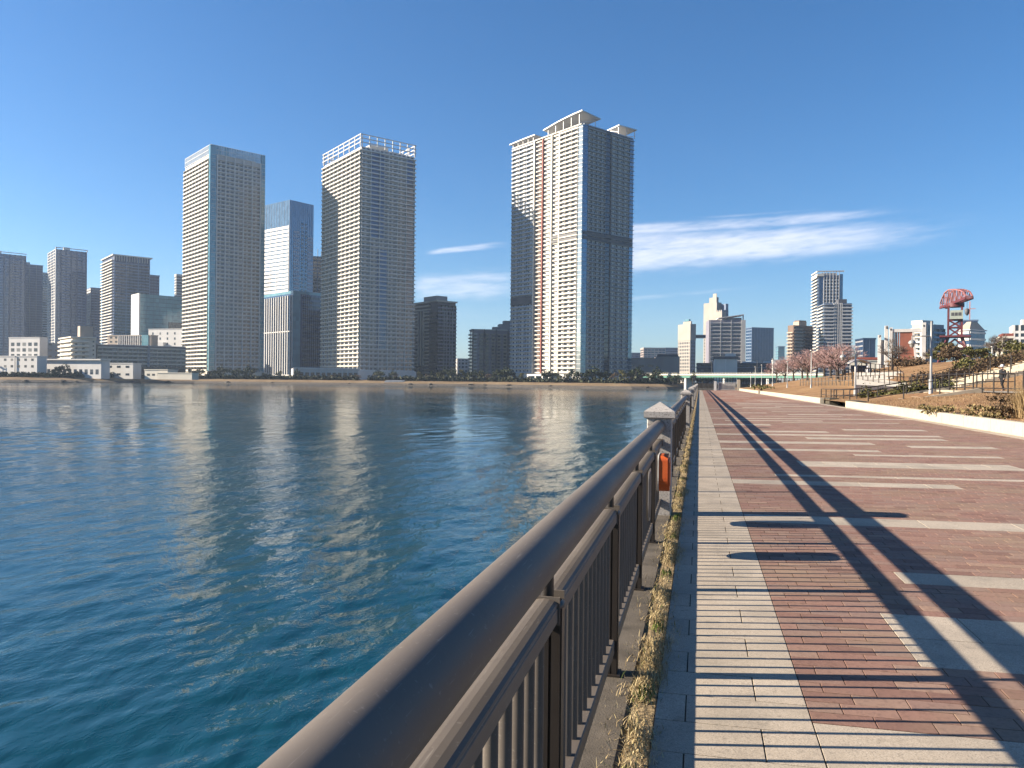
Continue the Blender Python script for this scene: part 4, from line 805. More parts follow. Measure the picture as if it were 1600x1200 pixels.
b.piers('R', WHT, b.W*0.13, 0.7, 0.8, 1.2, 0, b.H, b.W*0.2, b.W*0.86); b.fbox(b.part('corner_glass', BLUEG), 'R', b.W*0.05, b.W*0.2, 0, 0.5, 0, b.H-5); b.fbox(b.part('corner_glass', SKYG), 'R', b.W*0.87, b.W, 0, 0.6, 0, b.H-3); b.part('crown_frame', CREAM2).box(-1.5,-1.5,b.H-5,b.W*0.22,b.L,b.H-2.5); b.part('crown_frame', PALE).box(-1.5,-1.2,b.H-0.8,b.W+1,0.2,b.H+0.4); b.part('crown_frame', PALE).box(-1.5,b.L-0.5,b.H-0.8,b.W+1,b.L,b.H+0.4); b.part('crown_frame', PALE).box(-1.5,0,b.H-0.8,-0.5,b.L,b.H+0.4); b.part('penthouse', GREYW).box(4,6,b.H-4,b.W-4,b.L-4,b.H-1); b.done()
b = BD('apartment_tower', 'lower pale banded tower in front of the tall checker tower', 'tower', 1279, 1288, 1331, 474, 700, 14, L=24); b.core(BLUEW, 'wall'); b.balconies('R', PALE, WHT, 3.15, 0, b.H-1, 0, b.W*0.32, 1.4, 6, PANEB, None, ph=1.2, over=0.6); b.balconies('R', PALE, WHT, 3.15, 0, b.H-1, b.W*0.66, b.W, 1.4, 6, PANEB, None, ph=1.2, over=0.8); b.balconies('L', CREAM2, CREAM2, 3.15, 0, b.H-1, 0, b.L, 1.6, 6, PANE, None, ph=1.15)
b.piers('R', PALE, b.W*0.09, 0.8, 0, 1.0, 0, b.H, b.W*0.34, b.W*0.66); b.bands('R', GREYW, 3.15, 1.2, 0, 0.5, 0, b.H-1, b.W*0.32, b.W*0.66); b.part('penthouse', DGREY).box(b.W*0.55,3,b.H,b.W*0.85,14,b.H+4); b.done()
b = simple('office_building', 'dark blue glass block right of the pale towers', 'office', 1337, 1349, 1368, 528, 640, 14, BLUEG, (BLUEG, BLUEW, 4, 0.3, 4, 0.2, 0.12), (GREYW, BLUEW, 4, 1.2, 5, 0.5), Ld=22); b.done()
b = BD('apartment_tower', 'white and grey apartment tower behind the white dock gate', 'tower', 1425, 1444, 1475, 506, 480, 24); b.core(GREYW, 'wall'); b.balconies('R', LBLUE, LBLUE, 3.0, 0, b.H-2, b.W*0.42, b.W, 1.2, 5, PANEB, GREYW, ph=1.1, over=0.3); b.balconies('R', MAUVE, MAUVE, 3.0, 0, b.H-2, b.W*0.1, b.W*0.4, 0.8, 3, PANEB, None, ph=1.0); b.balconies('L', CREAM2, CREAM2, 3.0, 0, b.H-2, b.L*0.2, b.L, 1.4, 5, PANE, None, ph=1.1)
b.fbox(b.part('end_wall', WHT), 'L', 0, b.L*0.2, 0, 1.4, 0, b.H+1.5); b.piers('R', PALE, b.W*0.12, 0.5, 0.7, 1.0, 0, b.H, b.W*0.1, b.W*0.42); b.part('penthouse', PALE).box(b.W*0.05,2,b.H,b.W*0.6,10,b.H+2.5); b.done()
b = BD('office_building', 'round blue striped building with a tan pyramid roof', 'building', 1500, 1515, 1539, 516, 420, 28); b.core(BLUEG, 'glass_wall'); b.bands('R', WHT, 3.6, 1.0, 0, 0.6, b.H*0.36, b.H); b.bands('L', CREAM2, 3.6, 1.4, 0, 0.6, 0, b.H); b.fbox(b.part('lower_block', PINKW), 'R', b.W*0.1, b.W*0.86, 0, 0.5, 0, b.H*0.36); b.panes('R', PANE, 3.6, 3.5, 1.8, 1.3, 1, 0.6, 0, b.H*0.36, b.W*0.14, b.W*0.84, per=1)
i_ = 2.2; b.part('roof', TANW).poly([(0,0,b.H+0.6),(b.W,0,b.H+0.6),(b.W,b.L,b.H+0.6),(0,b.L,b.H+0.6),(b.W*0.3,b.L*0.3,b.H+5),(b.W*0.7,b.L*0.3,b.H+5),(b.W*0.7,b.L*0.7,b.H+5),(b.W*0.3,b.L*0.7,b.H+5)], BOXF.tolist()); b.part('roof_edge', WHT).box(-0.8,-0.8,b.H,b.W+0.8,b.L+0.8,b.H+0.6); b.done()
b = simple('office_tower', 'blue glass tower behind the tan pyramid roof', 'tower', 1496, 1499, 1528, 500, 700, 8, BLUEG, (BLUEW, BLUEW, 4, 0.6, 4, 0.3), Ld=24); b.part('roof_mast', paint('red_white_mast', (0.6,0.25,0.2), 0.5, 0.1)).box(8,4,b.H,8.8,4.8,b.H+17).box(2.5,4,b.H,3,4.5,b.H+12).box(5,4.2,b.H+10,13,4.5,b.H+10.6); b.done()
b = BD('apartment_block', 'cream and red apartment block at the right edge', 'building', 1560, 1566, 1584, 521, 380, 14, L=14); b.core(REDB, 'wall'); b.balconies('R', CREAM2, CREAM2, 3.0, 0, b.H-1, 0, b.W, 1.2, 4, PANE, CREAM2, ph=1.1); b.balconies('L', CREAM2, CREAM2, 3.0, 0, b.H-1, 0, b.L, 1.2, 4, PANE, CREAM2, ph=1.1); b.done()
b = BD('apartment_block', 'white gridded apartment block cut by the right edge', 'building', 1578, 1583, 1625, 508, 400, 12, L=16); b.core(PANE, 'glass_wall'); grid(b, 'R', WHT, WHT, 3.1, 1.3, 3.2, 0.9); grid(b, 'L', WHT, WHT, 3.1, 1.3, 3.2, 0.9); b.part('penthouse', WHT).box(b.W*0.35,2,b.H,b.W*0.8,10,b.H+3); b.done()
b = low('low_house', 'small red-roofed pale house left of the dock gate', 1330, 1374, 562, 260, CREAM, None, ang=4, Ld=10); b.part('roof', REDB).box(-0.5,-0.5,b.H,b.W+0.5,b.L,b.H+0.8); b.done()
# ------------------------------------------------------------------ plants kit
def leafmat(name, stops, rough=0.7):
    t = NT(name); i = t.island(); t.set(color=t.ramp(i, stops), rough=rough, spec=0.25); return t.m
LEAF_D = leafmat('evergreen_leaves', [(0,(0.012,0.022,0.010)),(0.5,(0.030,0.048,0.018)),(1,(0.065,0.085,0.030))])
LEAF_O = leafmat('olive_leaves', [(0,(0.045,0.050,0.014)),(0.5,(0.095,0.095,0.024)),(1,(0.17,0.15,0.045))])
LEAF_B = leafmat('brown_leaves', [(0,(0.07,0.045,0.026)),(0.5,(0.14,0.09,0.05)),(1,(0.22,0.15,0.08))])
TWIG_R = leafmat('reddish_twigs', [(0,(0.22,0.13,0.12)),(0.5,(0.42,0.26,0.24)),(1,(0.60,0.40,0.37))])
TWIG_G = leafmat('grey_twigs', [(0,(0.08,0.06,0.05)),(1,(0.19,0.15,0.12))])
t = NT('tree_bark'); n = t.noise(12, 4, vec=t.scaled(1,1,0.2)); t.set(color=t.mix(n, (0.035,0.028,0.022), (0.10,0.078,0.06)), rough=0.95); BARK = t.m
def leaf_cloud(n, size, ell, clumps, seed, zc, flat=1.0, twig=False):
    g = np.random.default_rng(seed); C = g.normal(0, 1, (clumps, 3)); C /= np.linalg.norm(C, axis=1)[:,None]; C *= g.uniform(0.25, 1.0, (clumps,1))**0.6*0.82
    rr = g.uniform(0.22, 0.42, clumps); k = g.integers(0, clumps, n); d = g.normal(0, 1, (n,3)); d /= np.linalg.norm(d, axis=1)[:,None]
    P = (C[k] + d*rr[k,None]*g.uniform(0.35, 1.0, (n,1))**0.5)*np.array(ell); P[:,2] += zc
    a = g.normal(0, 1, (n,3)); 
    if twig: a = d*0.8 + a*0.4 + np.array([0,0,0.4])
    a /= np.linalg.norm(a, axis=1)[:,None]; b = np.cross(a, g.normal(0, 1, (n,3))); b /= np.linalg.norm(b, axis=1)[:,None]
    s = size*g.uniform(0.6, 1.35, (n,1)); w = s*(0.09 if twig else 0.62)
    a = a*s*(1.6 if twig else 1.0); b = b*w
    return np.stack([P-a*0.5, P+b*0.5, P+a*0.5, P-b*0.5], 1)
def tree(name, label, loc, h, r, mat, seed, cat='tree', group=None, n=420, leaf=0.45, trunk_h=0.3, twig=False, clumps=14, tall=None, trunk_r=None, rz=0.0):
    R = empty(name, loc, rz, label, cat, group); g = random.Random(seed); tr = trunk_r or 0.03*h
    m = MB(); zc = h*(trunk_h + (1-trunk_h)*0.5); ez = tall or h*(1-trunk_h)*0.5
    m.tube([(0,0,-0.3),(g.uniform(-.02,.02)*h,g.uniform(-.02,.02)*h,h*trunk_h),(g.uniform(-.04,.04)*h,g.uniform(-.04,.04)*h,h*0.8)], [tr*1.3,tr,tr*0.25], 7)
    for k in range(7 if twig else 5):
        a = 2*math.pi*k/(7 if twig else 5) + g.uniform(-.4,.4); z0 = h*g.uniform(trunk_h*0.8, trunk_h*1.5); e = g.uniform(0.55, 0.9)
        p1 = (math.cos(a)*r*e*0.45, math.sin(a)*r*e*0.45, z0+h*0.18); p2 = (math.cos(a)*r*e, math.sin(a)*r*e, min(h*0.92, z0+h*g.uniform(0.3,0.5)))
        m.tube([(0,0,z0), p1, p2], [tr*0.55, tr*0.35, tr*0.1], 5, cap=False)
        if twig:
            for q in range(4): b = a+g.uniform(-.8,.8); m.tube([p1, (p1[0]+math.cos(b)*r*0.5, p1[1]+math.sin(b)*r*0.5, p1[2]+h*g.uniform(.12,.35))], [tr*0.25, tr*0.06], 4, cap=False)
    m.build('trunk', BARK, R)
    Q = leaf_cloud(n, leaf, (r, r, ez), clumps, seed, zc, twig=twig)
    c = link('crown', quads_mesh('crown', Q, mat), R); c['kind'] = 'stuff'
    return R
def bush(name, label, loc, rx, ry, rz_, mat, seed, cat='bush', group=None, n=700, leaf=0.12, ang=0.0, clumps=16):
    R = empty(name, loc, ang, label, cat, group); g = random.Random(seed); m = MB()
    for k in range(6): a = g.uniform(0, 6.28); m.tube([(0,0,-0.1),(math.cos(a)*rx*0.5, math.sin(a)*ry*0.5, rz_*1.1)], [0.03,0.008], 5)
    m.build('stem', BARK, R); Q = leaf_cloud(n, leaf, (rx, ry, rz_), clumps, seed, rz_*0.85); Q[:,:,2] = np.maximum(Q[:,:,2], -0.1)
    link('foliage', quads_mesh('foliage', Q, mat), R)['kind'] = 'stuff'; return R

# ------------------------------------------------------------------ planting on the far bank
pr = []
for k, (mt, h, r, n, lf, cl, th) in enumerate([(LEAF_D, 8, 4.2, 520, 0.9, 13, 0.18), (LEAF_D, 9, 2.8, 480, 0.8, 12, 0.12), (LEAF_O, 7, 3.0, 420, 0.75, 10, 0.15), (LEAF_B, 6, 3.0, 420, 0.6, 12, 0.2)]):
    pr.append(tree('shore_tree', 'tree', (0,0,-500), h, r, mt, 50+k, n=n, leaf=lf, clumps=cl, trunk_h=th))
# photo column, kind, height factor, distance behind the shore
row = [(88,0,0.85,0),(100,0,1.0,0),(134,0,0.9,1),(170,2,0.75,0),(238,3,0.7,1),(268,0,0.55,0),
       (300,0,1.0,0),(312,0,0.85,1),(327,3,0.9,0),(336,0,0.9,0),(347,0,1.05,0),(370,0,1.0,0),(382,1,0.9,1),(391,0,1.1,0),(413,3,0.75,0),(437,2,1.0,1),(465,1,0.8,0),(520,3,0.6,0),(560,3,0.7,0),
       (585,3,0.8,1),(592,0,0.95,0),(612,1,1.0,0),(618,3,0.8,1),(632,3,0.6,0),(655,2,1.05,0),(668,3,0.7,1),(676,1,0.75,0),(686,2,1.0,0),(692,1,1.05,1),(704,1,1.15,0),(713,1,1.1,0),(722,2,1.1,1),(730,1,0.9,0),(740,0,1.1,0),(752,2,1.0,0),(764,3,0.9,1),(774,1,1.1,0),(784,0,1.0,0),(792,0,1.3,0),(804,3,0.9,1),(815,2,0.8,0),(828,3,0.6,0),
       (852,1,1.1,0),(862,0,0.9,1),(872,1,0.8,0),(885,2,0.9,0),(897,0,1.0,0),(908,3,0.9,1),(918,0,1.1,0),(928,0,1.2,0),(938,2,1.0,0),(948,0,1.1,1),(960,3,1.0,0),(972,2,1.2,0),(982,3,1.2,1),(994,0,1.2,0),(1004,3,1.1,0),(1014,2,1.0,1),(1024,1,1.1,0),(1034,0,1.0,0),(1044,0,0.9,0),(1054,1,0.8,1)]
ORD = ['first','second','third','fourth','fifth','sixth','seventh','eighth','ninth','tenth','eleventh','twelfth','thirteenth','fourteenth','fifteenth','sixteenth','seventeenth','eighteenth','nineteenth','twentieth','twenty-first','twenty-second','twenty-third','twenty-fourth','twenty-fifth','twenty-sixth']
CNT = {}
def nth(key): CNT[key] = CNT.get(key, 0) + 1; return ORD[CNT[key]-1] + ' of its kind from the left'
LB = ['rounded dark evergreen', 'slim dark conifer', 'olive green tree', 'brownish shrub tree']
def near_of(x): return 'near the low sheds' if x < 290 else 'before the glass-cornered cream tower' if x < 420 else 'before the fin-clad office block' if x < 500 else 'before the lattice-crowned tower' if x < 648 else 'between the middle and tallest towers' if x < 805 else 'before the tallest tower' if x < 985 else 'right of the tallest tower'
def shore_d(u):
    for (u0, d0), (u1, d1) in zip(SH, SH[1:]):
        if u0 <= u <= u1: return d0 + (d1-d0)*(u-u0)/(u1-u0)
    return 480
for k, (x, kd, f, bk) in enumerate(row):
    kk = uray(x, 590); s_ = kk.x/kk.y; u = s_*500
    for _ in range(6): dd = shore_d(u) + 33 + 4*bk; u = s_*dd
    p = UD(u, dd, GL); f *= 1.12; o = dup(pr[kd], p, k*1.7, (f*(0.95+0.2*((k*7)%3)/2), f, f*(0.8+0.1*((k*5)%3))), '%s %s, %s' % (LB[kd], near_of(x), nth((kd, near_of(x)))), 'trees along the far bank, ' + near_of(x))
# trees beyond the bay under the green bridge
for k in range(26):
    x = 1052 + k*7.6; dd = 470 + (k % 4)*9 + (0 if x < 1100 else 90); kk = uray(x, 590); u = kk.x/kk.y*dd
    dup(pr[k % 3], UD(u, dd, 0.3), k*2.3, 0.78 + 0.22*((k*11) % 5)/4, 'dark tree in the row below the green bridge, %s from the left' % ORD[k], 'trees below the green bridge')
for o in pr:
    for ch in list(o.children): bpy.data.objects.remove(ch)
    bpy.data.objects.remove(o)
# clipped hedge along the top of the sand
HEDGE = leafmat('hedge_leaves', [(0,(0.020,0.026,0.012)),(0.6,(0.045,0.055,0.022)),(1,(0.085,0.09,0.035))])
for (xa, xb, lab) in ((-20, 290, 'long dark hedge on the left bank before the sheds'), (290, 560, 'long dark hedge below the glass-cornered tower'), (575, 815, 'long dark hedge on the bank between the tall towers'), (815, 1062, 'long dark hedge on the bank below the tallest tower')):
    P = []; g = np.random.default_rng(int(xa+99))
    for x in np.arange(xa, xb, 0.28):
        kk = uray(x, 595); s_ = kk.x/kk.y; u = s_*500
        for _ in range(5): dd = shore_d(u) + 26.5; u = s_*dd
        for _ in range(3): q = UD(u + g.normal(0, 0.3), dd + g.normal(0, 1.0), 0.7 + abs(g.normal(0, 1))*0.95 + 0.5*math.sin(x*0.17)**2); P.append(q)
    P = np.array([tuple(p) for p in P]); n = len(P); a = g.normal(0,1,(n,3)); a /= np.linalg.norm(a,axis=1)[:,None]; b = np.cross(a, g.normal(0,1,(n,3))); b /= np.linalg.norm(b,axis=1)[:,None]
    s = g.uniform(0.6, 1.3, (n,1)); Q = np.stack([P-a*s, P+b*s*0.7, P+a*s, P-b*s*0.7], 1)
    R = empty('hedge', tuple(P.mean(0)*np.array([1,1,0])), 0, lab, 'hedge', 'hedges on the far bank'); Q -= np.array([R.location.x, R.location.y, 0])
    link('foliage', quads_mesh('foliage', Q, HEDGE), R)['kind'] = 'stuff'
# landing steps on the bank
p = at(612, 597, 512); R = empty('landing_steps', (p.x, p.y, -2.2), YAW, 'grey landing steps on the bank before the lattice-crowned tower', 'steps')
for k in range(8): MB().box(-6.5, k*2.2, 0, 6.5, (k+1)*2.2, 0.38*(k+1)).build('step', PALE, R)
rk = []
g = random.Random(4)
for k, x in enumerate((40, 98, 118, 205, 215, 262, 355, 425, 545, 640, 672, 735, 757, 795, 860, 1010)):
    kk = uray(x, 600); s_ = kk.x/kk.y; u = s_*490
    for _ in range(5): dd = shore_d(u) + 4; u = s_*dd
    m = MB(); bm = bmesh.new(); bmesh.ops.create_icosphere(bm, subdivisions=2, radius=1.0)
    for v in bm.verts: v.co *= 0.75 + 0.4*g.random(); v.co.z *= 0.6
    me = bpy.data.meshes.new('boulder'); bm.to_mesh(me); bm.free(); me.materials.append(RUBBLE)
    o = link('boulder', me); o.location = UD(u, dd, -1.7); s_ = 0.8+0.7*g.random(); o.scale = (s_*1.5, s_, s_); tag(o, 'dark boulder at the far waterline, %s from the left' % ORD[k], 'boulder', 'boulders at the far waterline')

# ------------------------------------------------------------------ green girder bridge
GREEN = paint('bridge_green', (0.10,0.30,0.22), 0.5, 0.1, 0.05); CRMP = paint('bridge_cream', (0.72,0.70,0.58), 0.6, 0.06, 0.05)
A = at(1004, 586, 505); Bv = at(1290, 580, 395); L_ = (Bv-A).length; ang = math.atan2(Bv.y-A.y, Bv.x-A.x)
R = empty('girder_bridge', (A.x, A.y, 0), ang, 'long girder bridge with cream parapet and green underside', 'bridge'); zb = A.z
MB().box(0,-0.3,zb-0.2,L_,0.0,zb+0.75).build('parapet', CRMP, R); MB().box(0,0,zb-0.3,L_,9,zb).build('deck', PALE, R)
for y_ in (0.3, 4, 8): MB().box(0,y_,zb-1.7,L_,y_+0.4,zb-0.3).build('girder', GREEN, R)
for x_ in np.linspace(6, L_-6, 5): MB().box(x_-0.8,1,-3.5,x_+0.8,8,zb-1.7).build('pier', PALE, R)
m = MB()
for x_ in np.arange(1, L_, 2.0): m.box(x_-0.05,-0.25,zb+0.75,x_+0.05,-0.15,zb+1.35)
m.box(0,-0.23,zb+1.3,L_,-0.17,zb+1.38); m.build('railing', CRMP, R, 'stuff')
for k, x in enumerate((1112, 1183, 1230)):
    p = at(x, 581, 418); R = empty('street_lamp', (p.x, p.y, p.z-1), 0, ['lamp post on the green bridge at its left end', 'lamp post on the green bridge right of the grey hall', 'lamp post on the green bridge near the cherry trees'][k], 'lamp', 'lamp posts on the bridge')
    MB().tube([(0,0,0),(0,0,7)], [0.14,0.08], 8).build('pole', DGREY, R); MB().box(-1.1,-0.2,6.9,0.2,0.2,7.1).build('lamp_head', DGREY, R)
# sea wall behind the end of the promenade
m = MB(); m.box(3, 0, -3.5, 95, 3, 0.9); o = m.build('sea_wall', paint('dark_stained_concrete', (0.13,0.105,0.085), 0.85, 0.25, 0.2)); p = at(1078, 600, 300); o.location = (p.x, p.y, 0); o.rotation_euler.z = YAW*0.7
tag(o, 'dark stained sea wall beyond the end of the promenade', 'wall')

# ------------------------------------------------------------------ park on the right: low wall, mound, hillside
def sst(a, b, x): x = min(max((x-a)/(b-a), 0), 1); return x*x*(3-2*x)
def hill(X, Y):
    wx = wall_x(Y) + 0.3
    near = 0.38 + 0.105*max(0, X-wx) if X < 15.4 else 0.38+0.105*(15.4-wx)
    if X >= 17: near += 0.285*(X-17)*sst(58, 62.5, Y)
    near = min(near, 5.4 + 0.02*(X-36))
    far = 0.36 + 0.165*max(0, X-wx); far = min(far, 5.0 + 0.01*(X-38))
    k = sst(62, 84, Y); z = near*(1-k) + far*k
    z *= 1 - 0.75*sst(150, 185, Y)
    bumps = 0.10*math.sin(X*0.9+Y*0.21)*math.sin(Y*0.33) + 0.05*math.sin(X*2.1+1.3)*math.cos(Y*0.8)
    if 61.5 < Y < 70.5 and X > 16.8: z -= 0.35
    if (61.5 < Y < 70.5 or Y < 61.5) and X > 15: bumps = 0
    return z + bumps*min(1, max(0, (X-wx-0.3)/3))
t = NT('dry_lawn')
n = t.noise(0.22, 6, 0.6, vec=t.pos()); n2 = t.noise(5, 5, 0.7, vec=t.pos()); n3 = t.noise(0.6, 4, vec=t.scaled(1, 0.4, 1))
c = t.mix(t.rng(n, 0.35, 0.65), (0.30,0.175,0.088), (0.42,0.27,0.145)); c = t.mix(t.rng(n3, 0.55, 0.75, 0, 0.7), c, (0.27,0.12,0.078)); c = t.mix(t.rng(n2, 0.5, 0.8, 0, 0.6), c, (0.16,0.10,0.05)); c = t.mix(t.rng(n2, 0.42, 0.25, 0, 0.4), c, (0.46,0.33,0.19))
t.set(color=c, rough=1.0, spec=0.08, normal=t.bump(n2, 0.9, 0.12)); LAWN = t.m
X_ = np.concatenate([np.arange(0, 16, 0.5), np.arange(16, 60, 1.5), [80, 140, 300]]); Y_ = np.concatenate([np.arange(2, 90, 1.0), np.arange(90, 200, 2.5), [215]])
GAP = (50.5, 58.0)                                                # opening in the low wall for the steps
vs_ = []
for y in Y_:
    for x in X_: xx_ = wall_x(y) + 0.2 + x; vs_.append((xx_, y, hill(xx_, y)))
nx = len(X_); fs_ = [(j*nx+i, j*nx+i+1, (j+1)*nx+i+1, (j+1)*nx+i) for j in range(len(Y_)-1) for i in range(nx-1)]
m = MB(); m.poly(vs_, fs_, True); tag(m.build('hillside', LAWN), kind='structure')
# skirt below the park so that no water shows through
m = MB(); m.box(-0.3, -6, -4, 300, 0, -0.03); m.bx = [( -0.28, -6, -4.0, 310, 214, -0.05)]; tag(m.build('park_ground', GROUND), kind='structure')
WALLC = NT('pale_wall_concrete'); n = WALLC.noise(0.8, 5, vec=WALLC.pos()); s2 = WALLC.noise(14, 4, vec=WALLC.scaled(1, 1, 0.3)); WALLC.set(color=WALLC.mix(WALLC.rng(s2, 0.5, 0.8, 0, 0.5), WALLC.mix(n, (0.50,0.44,0.34), (0.64,0.57,0.45)), (0.33,0.28,0.2)), rough=0.85, spec=0.2); WALLC = WALLC.m
def low_wall(y0, y1, label):
    R = empty('low_wall', (0, y0, 0), 0, label, 'wall', 'low walls along the promenade'); y = y0
    while y < y1 - 0.2:
        e = min(y+2.4, y1); xa, xb = wall_x(y), wall_x(e); z0a, z0b = xa*CS-0.1, xb*CS-0.1; h = 0.37+xa*CS-0.0
        o = MB().poly([(xa,y-y0,z0a),(xa+0.28,y-y0,z0a),(xb+0.28,e-y0-0.012,z0b),(xb,e-y0-0.012,z0b),(xa+0.008,y-y0,h),(xa+0.272,y-y0,h),(xb+0.272,e-y0-0.012,h),(xb+0.008,e-y0-0.012,h)], BOXF.tolist()).build('wall_block', WALLC, R); y = e
low_wall(2.0, GAP[0]-1.5, 'long low cream concrete wall right of the promenade, before the steps')
low_wall(GAP[1], 104.5, 'low cream concrete wall beyond the opening for the steps'); low_wall(107, 146, 'farthest stretch of low cream wall towards the gate')
MB_ = [(-1, GAP[0]-2.6, 'dark kerb block at the near side of the step opening'), (0, GAP[1]-1.7, 'dark kerb block at the far side of the step opening')]
for k, y, lab in MB_:
    m = MB(); m.box(wall_x(y)+0.35, 0, 0, wall_x(y)+1.0, 2.6, 0.42); m.box(wall_x(y)+0.38, 0.05, 0.42, wall_x(y)+0.97, 2.55, 0.46); o = m.build('kerb_block', paint('dark_block', (0.10,0.085,0.06), 0.9, 0.3, 2.0)); o.location = (0, y, 0.05); tag(o, lab, 'block')
# dry grass and weeds on the mound
MOUND = leafmat('brown_lawn_blades', [(0,(0.20,0.10,0.055)),(0.4,(0.34,0.20,0.10)),(0.8,(0.46,0.31,0.17)),(1,(0.52,0.38,0.22))])
n = 60000; gx = 8.9 + 26*rng.beta(0.9, 1.8, n); gy = rng.uniform(12, 66, n); keep = ~((gy > 49) & (gy < 58.5) & (gx < 16)); gx, gy = gx[keep], gy[keep]; gx = np.maximum(gx, 8.95)
gz = np.array([hill(a, b) for a, b in zip(gx, gy)]) - 0.01; n = len(gx)
tag(blade_obj('lawn_grass', gx, gy, gz, rng.uniform(0.04, 0.12, n), rng.uniform(0.012, 0.022, n), rng.uniform(0.5, 1.4, n), 8, MOUND), 'dry straw coloured grass over the mound behind the low wall', 'grass', kind='stuff')
def mound_bush(x, y, d, rx, rz_, mat, seed, label, n=900, leaf=0.09, zoff=0.0, ry=None):
    p = at(x, y, d); return bush('bush', label, (p.x, p.y, hill(p.x, p.y)+zoff), rx, ry or rx, rz_, mat, seed, n=n, leaf=leaf)
WEEDY = leafmat('dry_weed_leaves', [(0,(0.12,0.085,0.035)),(0.5,(0.24,0.18,0.075)),(0.8,(0.36,0.27,0.13)),(1,(0.15,0.16,0.05))])
STRAW = leafmat('straw_blades', [(0,(0.26,0.17,0.08)),(0.5,(0.40,0.28,0.14)),(1,(0.55,0.42,0.24))])
mound_bush(1463, 640, 29, 0.9, 0.22, WEEDY, 21, 'sprawling weedy shrub at the foot of the lamp post')
mound_bush(1545, 645, 25, 0.9, 0.26, WEEDY, 22, 'sprawling weedy shrub on the mound before the straw clump'); mound_bush(1572, 640, 24.5, 0.7, 0.45, LEAF_B, 23, 'brown weed patch left of the straw clump')
p = at(1603, 640, 24); n = 1500; a_ = rng.uniform(0, 6.28, n); r_ = np.abs(rng.normal(0, 0.16, n))
R = empty('grass_clump', (p.x, p.y, hill(p.x, p.y)), 0, 'tall straw coloured pampas clump at the right edge', 'grass clump')
blade_obj('blade_tuft', r_*np.cos(a_), r_*np.sin(a_), np.zeros(n), rng.uniform(0.5, 1.15, n), rng.uniform(0.012, 0.02, n), rng.uniform(0.05, 0.75, n), 31, STRAW, R)['kind'] = 'stuff'
for k, (x, y) in enumerate(((9.0, 58.6), (9.15, 46.0), (8.3, 112))): bush('weed_tuft', ['green weed at the far wall end by the step opening', 'yellowish weed at the near wall end by the step opening', 'green shrub patch at the far end of the wall'][k], (x, y, 0.12 if k < 2 else hill(x, y)+0.1), 0.3 if k < 2 else 2.0, 0.3 if k < 2 else 3.5, 0.2 if k < 2 else 0.5, LEAF_O, 40+k, cat='weeds', n=200, leaf=0.1 if k < 2 else 0.3)

# ---- steps up from the promenade
STEPC = paint('step_concrete', (0.50,0.43,0.33), 0.85, 0.12, 1.0)
def flight(name, label, x0, y0, y1, run, rise, n, z0, cheek=None):
    R = empty(name, (x0, y0, z0), 0, label, 'steps')
    for k in range(n):
        MB().box(k*run, 0, -0.6, (k+1)*run+0.04, y1-y0, rise*(k+1)).build('step', STEPC, R)
    if cheek:
        for y_ in (-0.35, y1-y0):
            MB().poly([(0,y_,-0.5),(n*run,y_,-0.5),(n*run,y_+0.34,-0.5),(0,y_+0.34,-0.5),(0,y_,0.16),(n*run,y_,rise*n+0.2),(n*run,y_+0.34,rise*n+0.2),(0,y_+0.34,0.16)], BOXF.tolist()).build('side_wall', STEPC, R)
    return R
flight('stone_steps', 'broad concrete steps rising from the promenade opening', 9.6, 48.5, 54.5, 0.74, 0.135, 8, 0.10, True)
m = MB(); m.poly([(15.4,44,1.13),(26,44,1.13),(26,61.9,1.13),(17.6,61.9,1.13),(17.6,70,1.13),(15.4,64,1.13)], [(0,1,2,3,4,5)]); tag(m.build('path', STEPC), kind='structure')
flight('stone_steps', 'long flight of pale steps climbing the hill at the right edge', 17.5, 62.2, 70, 0.52, 0.15, 22, 1.08)
# ---- cream ramp wall behind the first steps
pts = [(1338,600),(1420,604),(1452,607),(1472,597),(1492,583),(1470,581),(1400,580),(1338,582)]
def traced_wall(name, label, pts, d, thick, mat):
    f = [at(x, y, d) for x, y in pts]; bk = [p + FWD*thick for p in f]; o0 = Vector((f[0].x, f[0].y, min(p.z for p in f))); n = len(pts)
    m = MB(); m.poly([p-o0 for p in f]+[p-o0 for p in bk], [list(range(n)), list(range(2*n-1, n-1, -1))] + [((i+1)%n, i, n+i, n+(i+1)%n) for i in range(n)]); o = m.build(name, mat); o.location = o0
    return tag(o, label, 'wall')
f_ = [at(1336,601,62), at(1400,604,62), at(1452,607,62), at(1494,580,96), at(1440,579,96), at(1336,582,96)]
m = MB(); n = len(f_); m.poly([tuple(p) for p in f_] + [(p.x, p.y, p.z-1.2) for p in f_], [list(range(n)), list(range(2*n-1, n-1, -1))] + [((i+1)%n, i, n+i, n+(i+1)%n) for i in range(n)]); tag(m.build('ramp', paint('ramp_cream', (0.86,0.77,0.62), 0.85, 0.06, 0.3)), kind='structure')
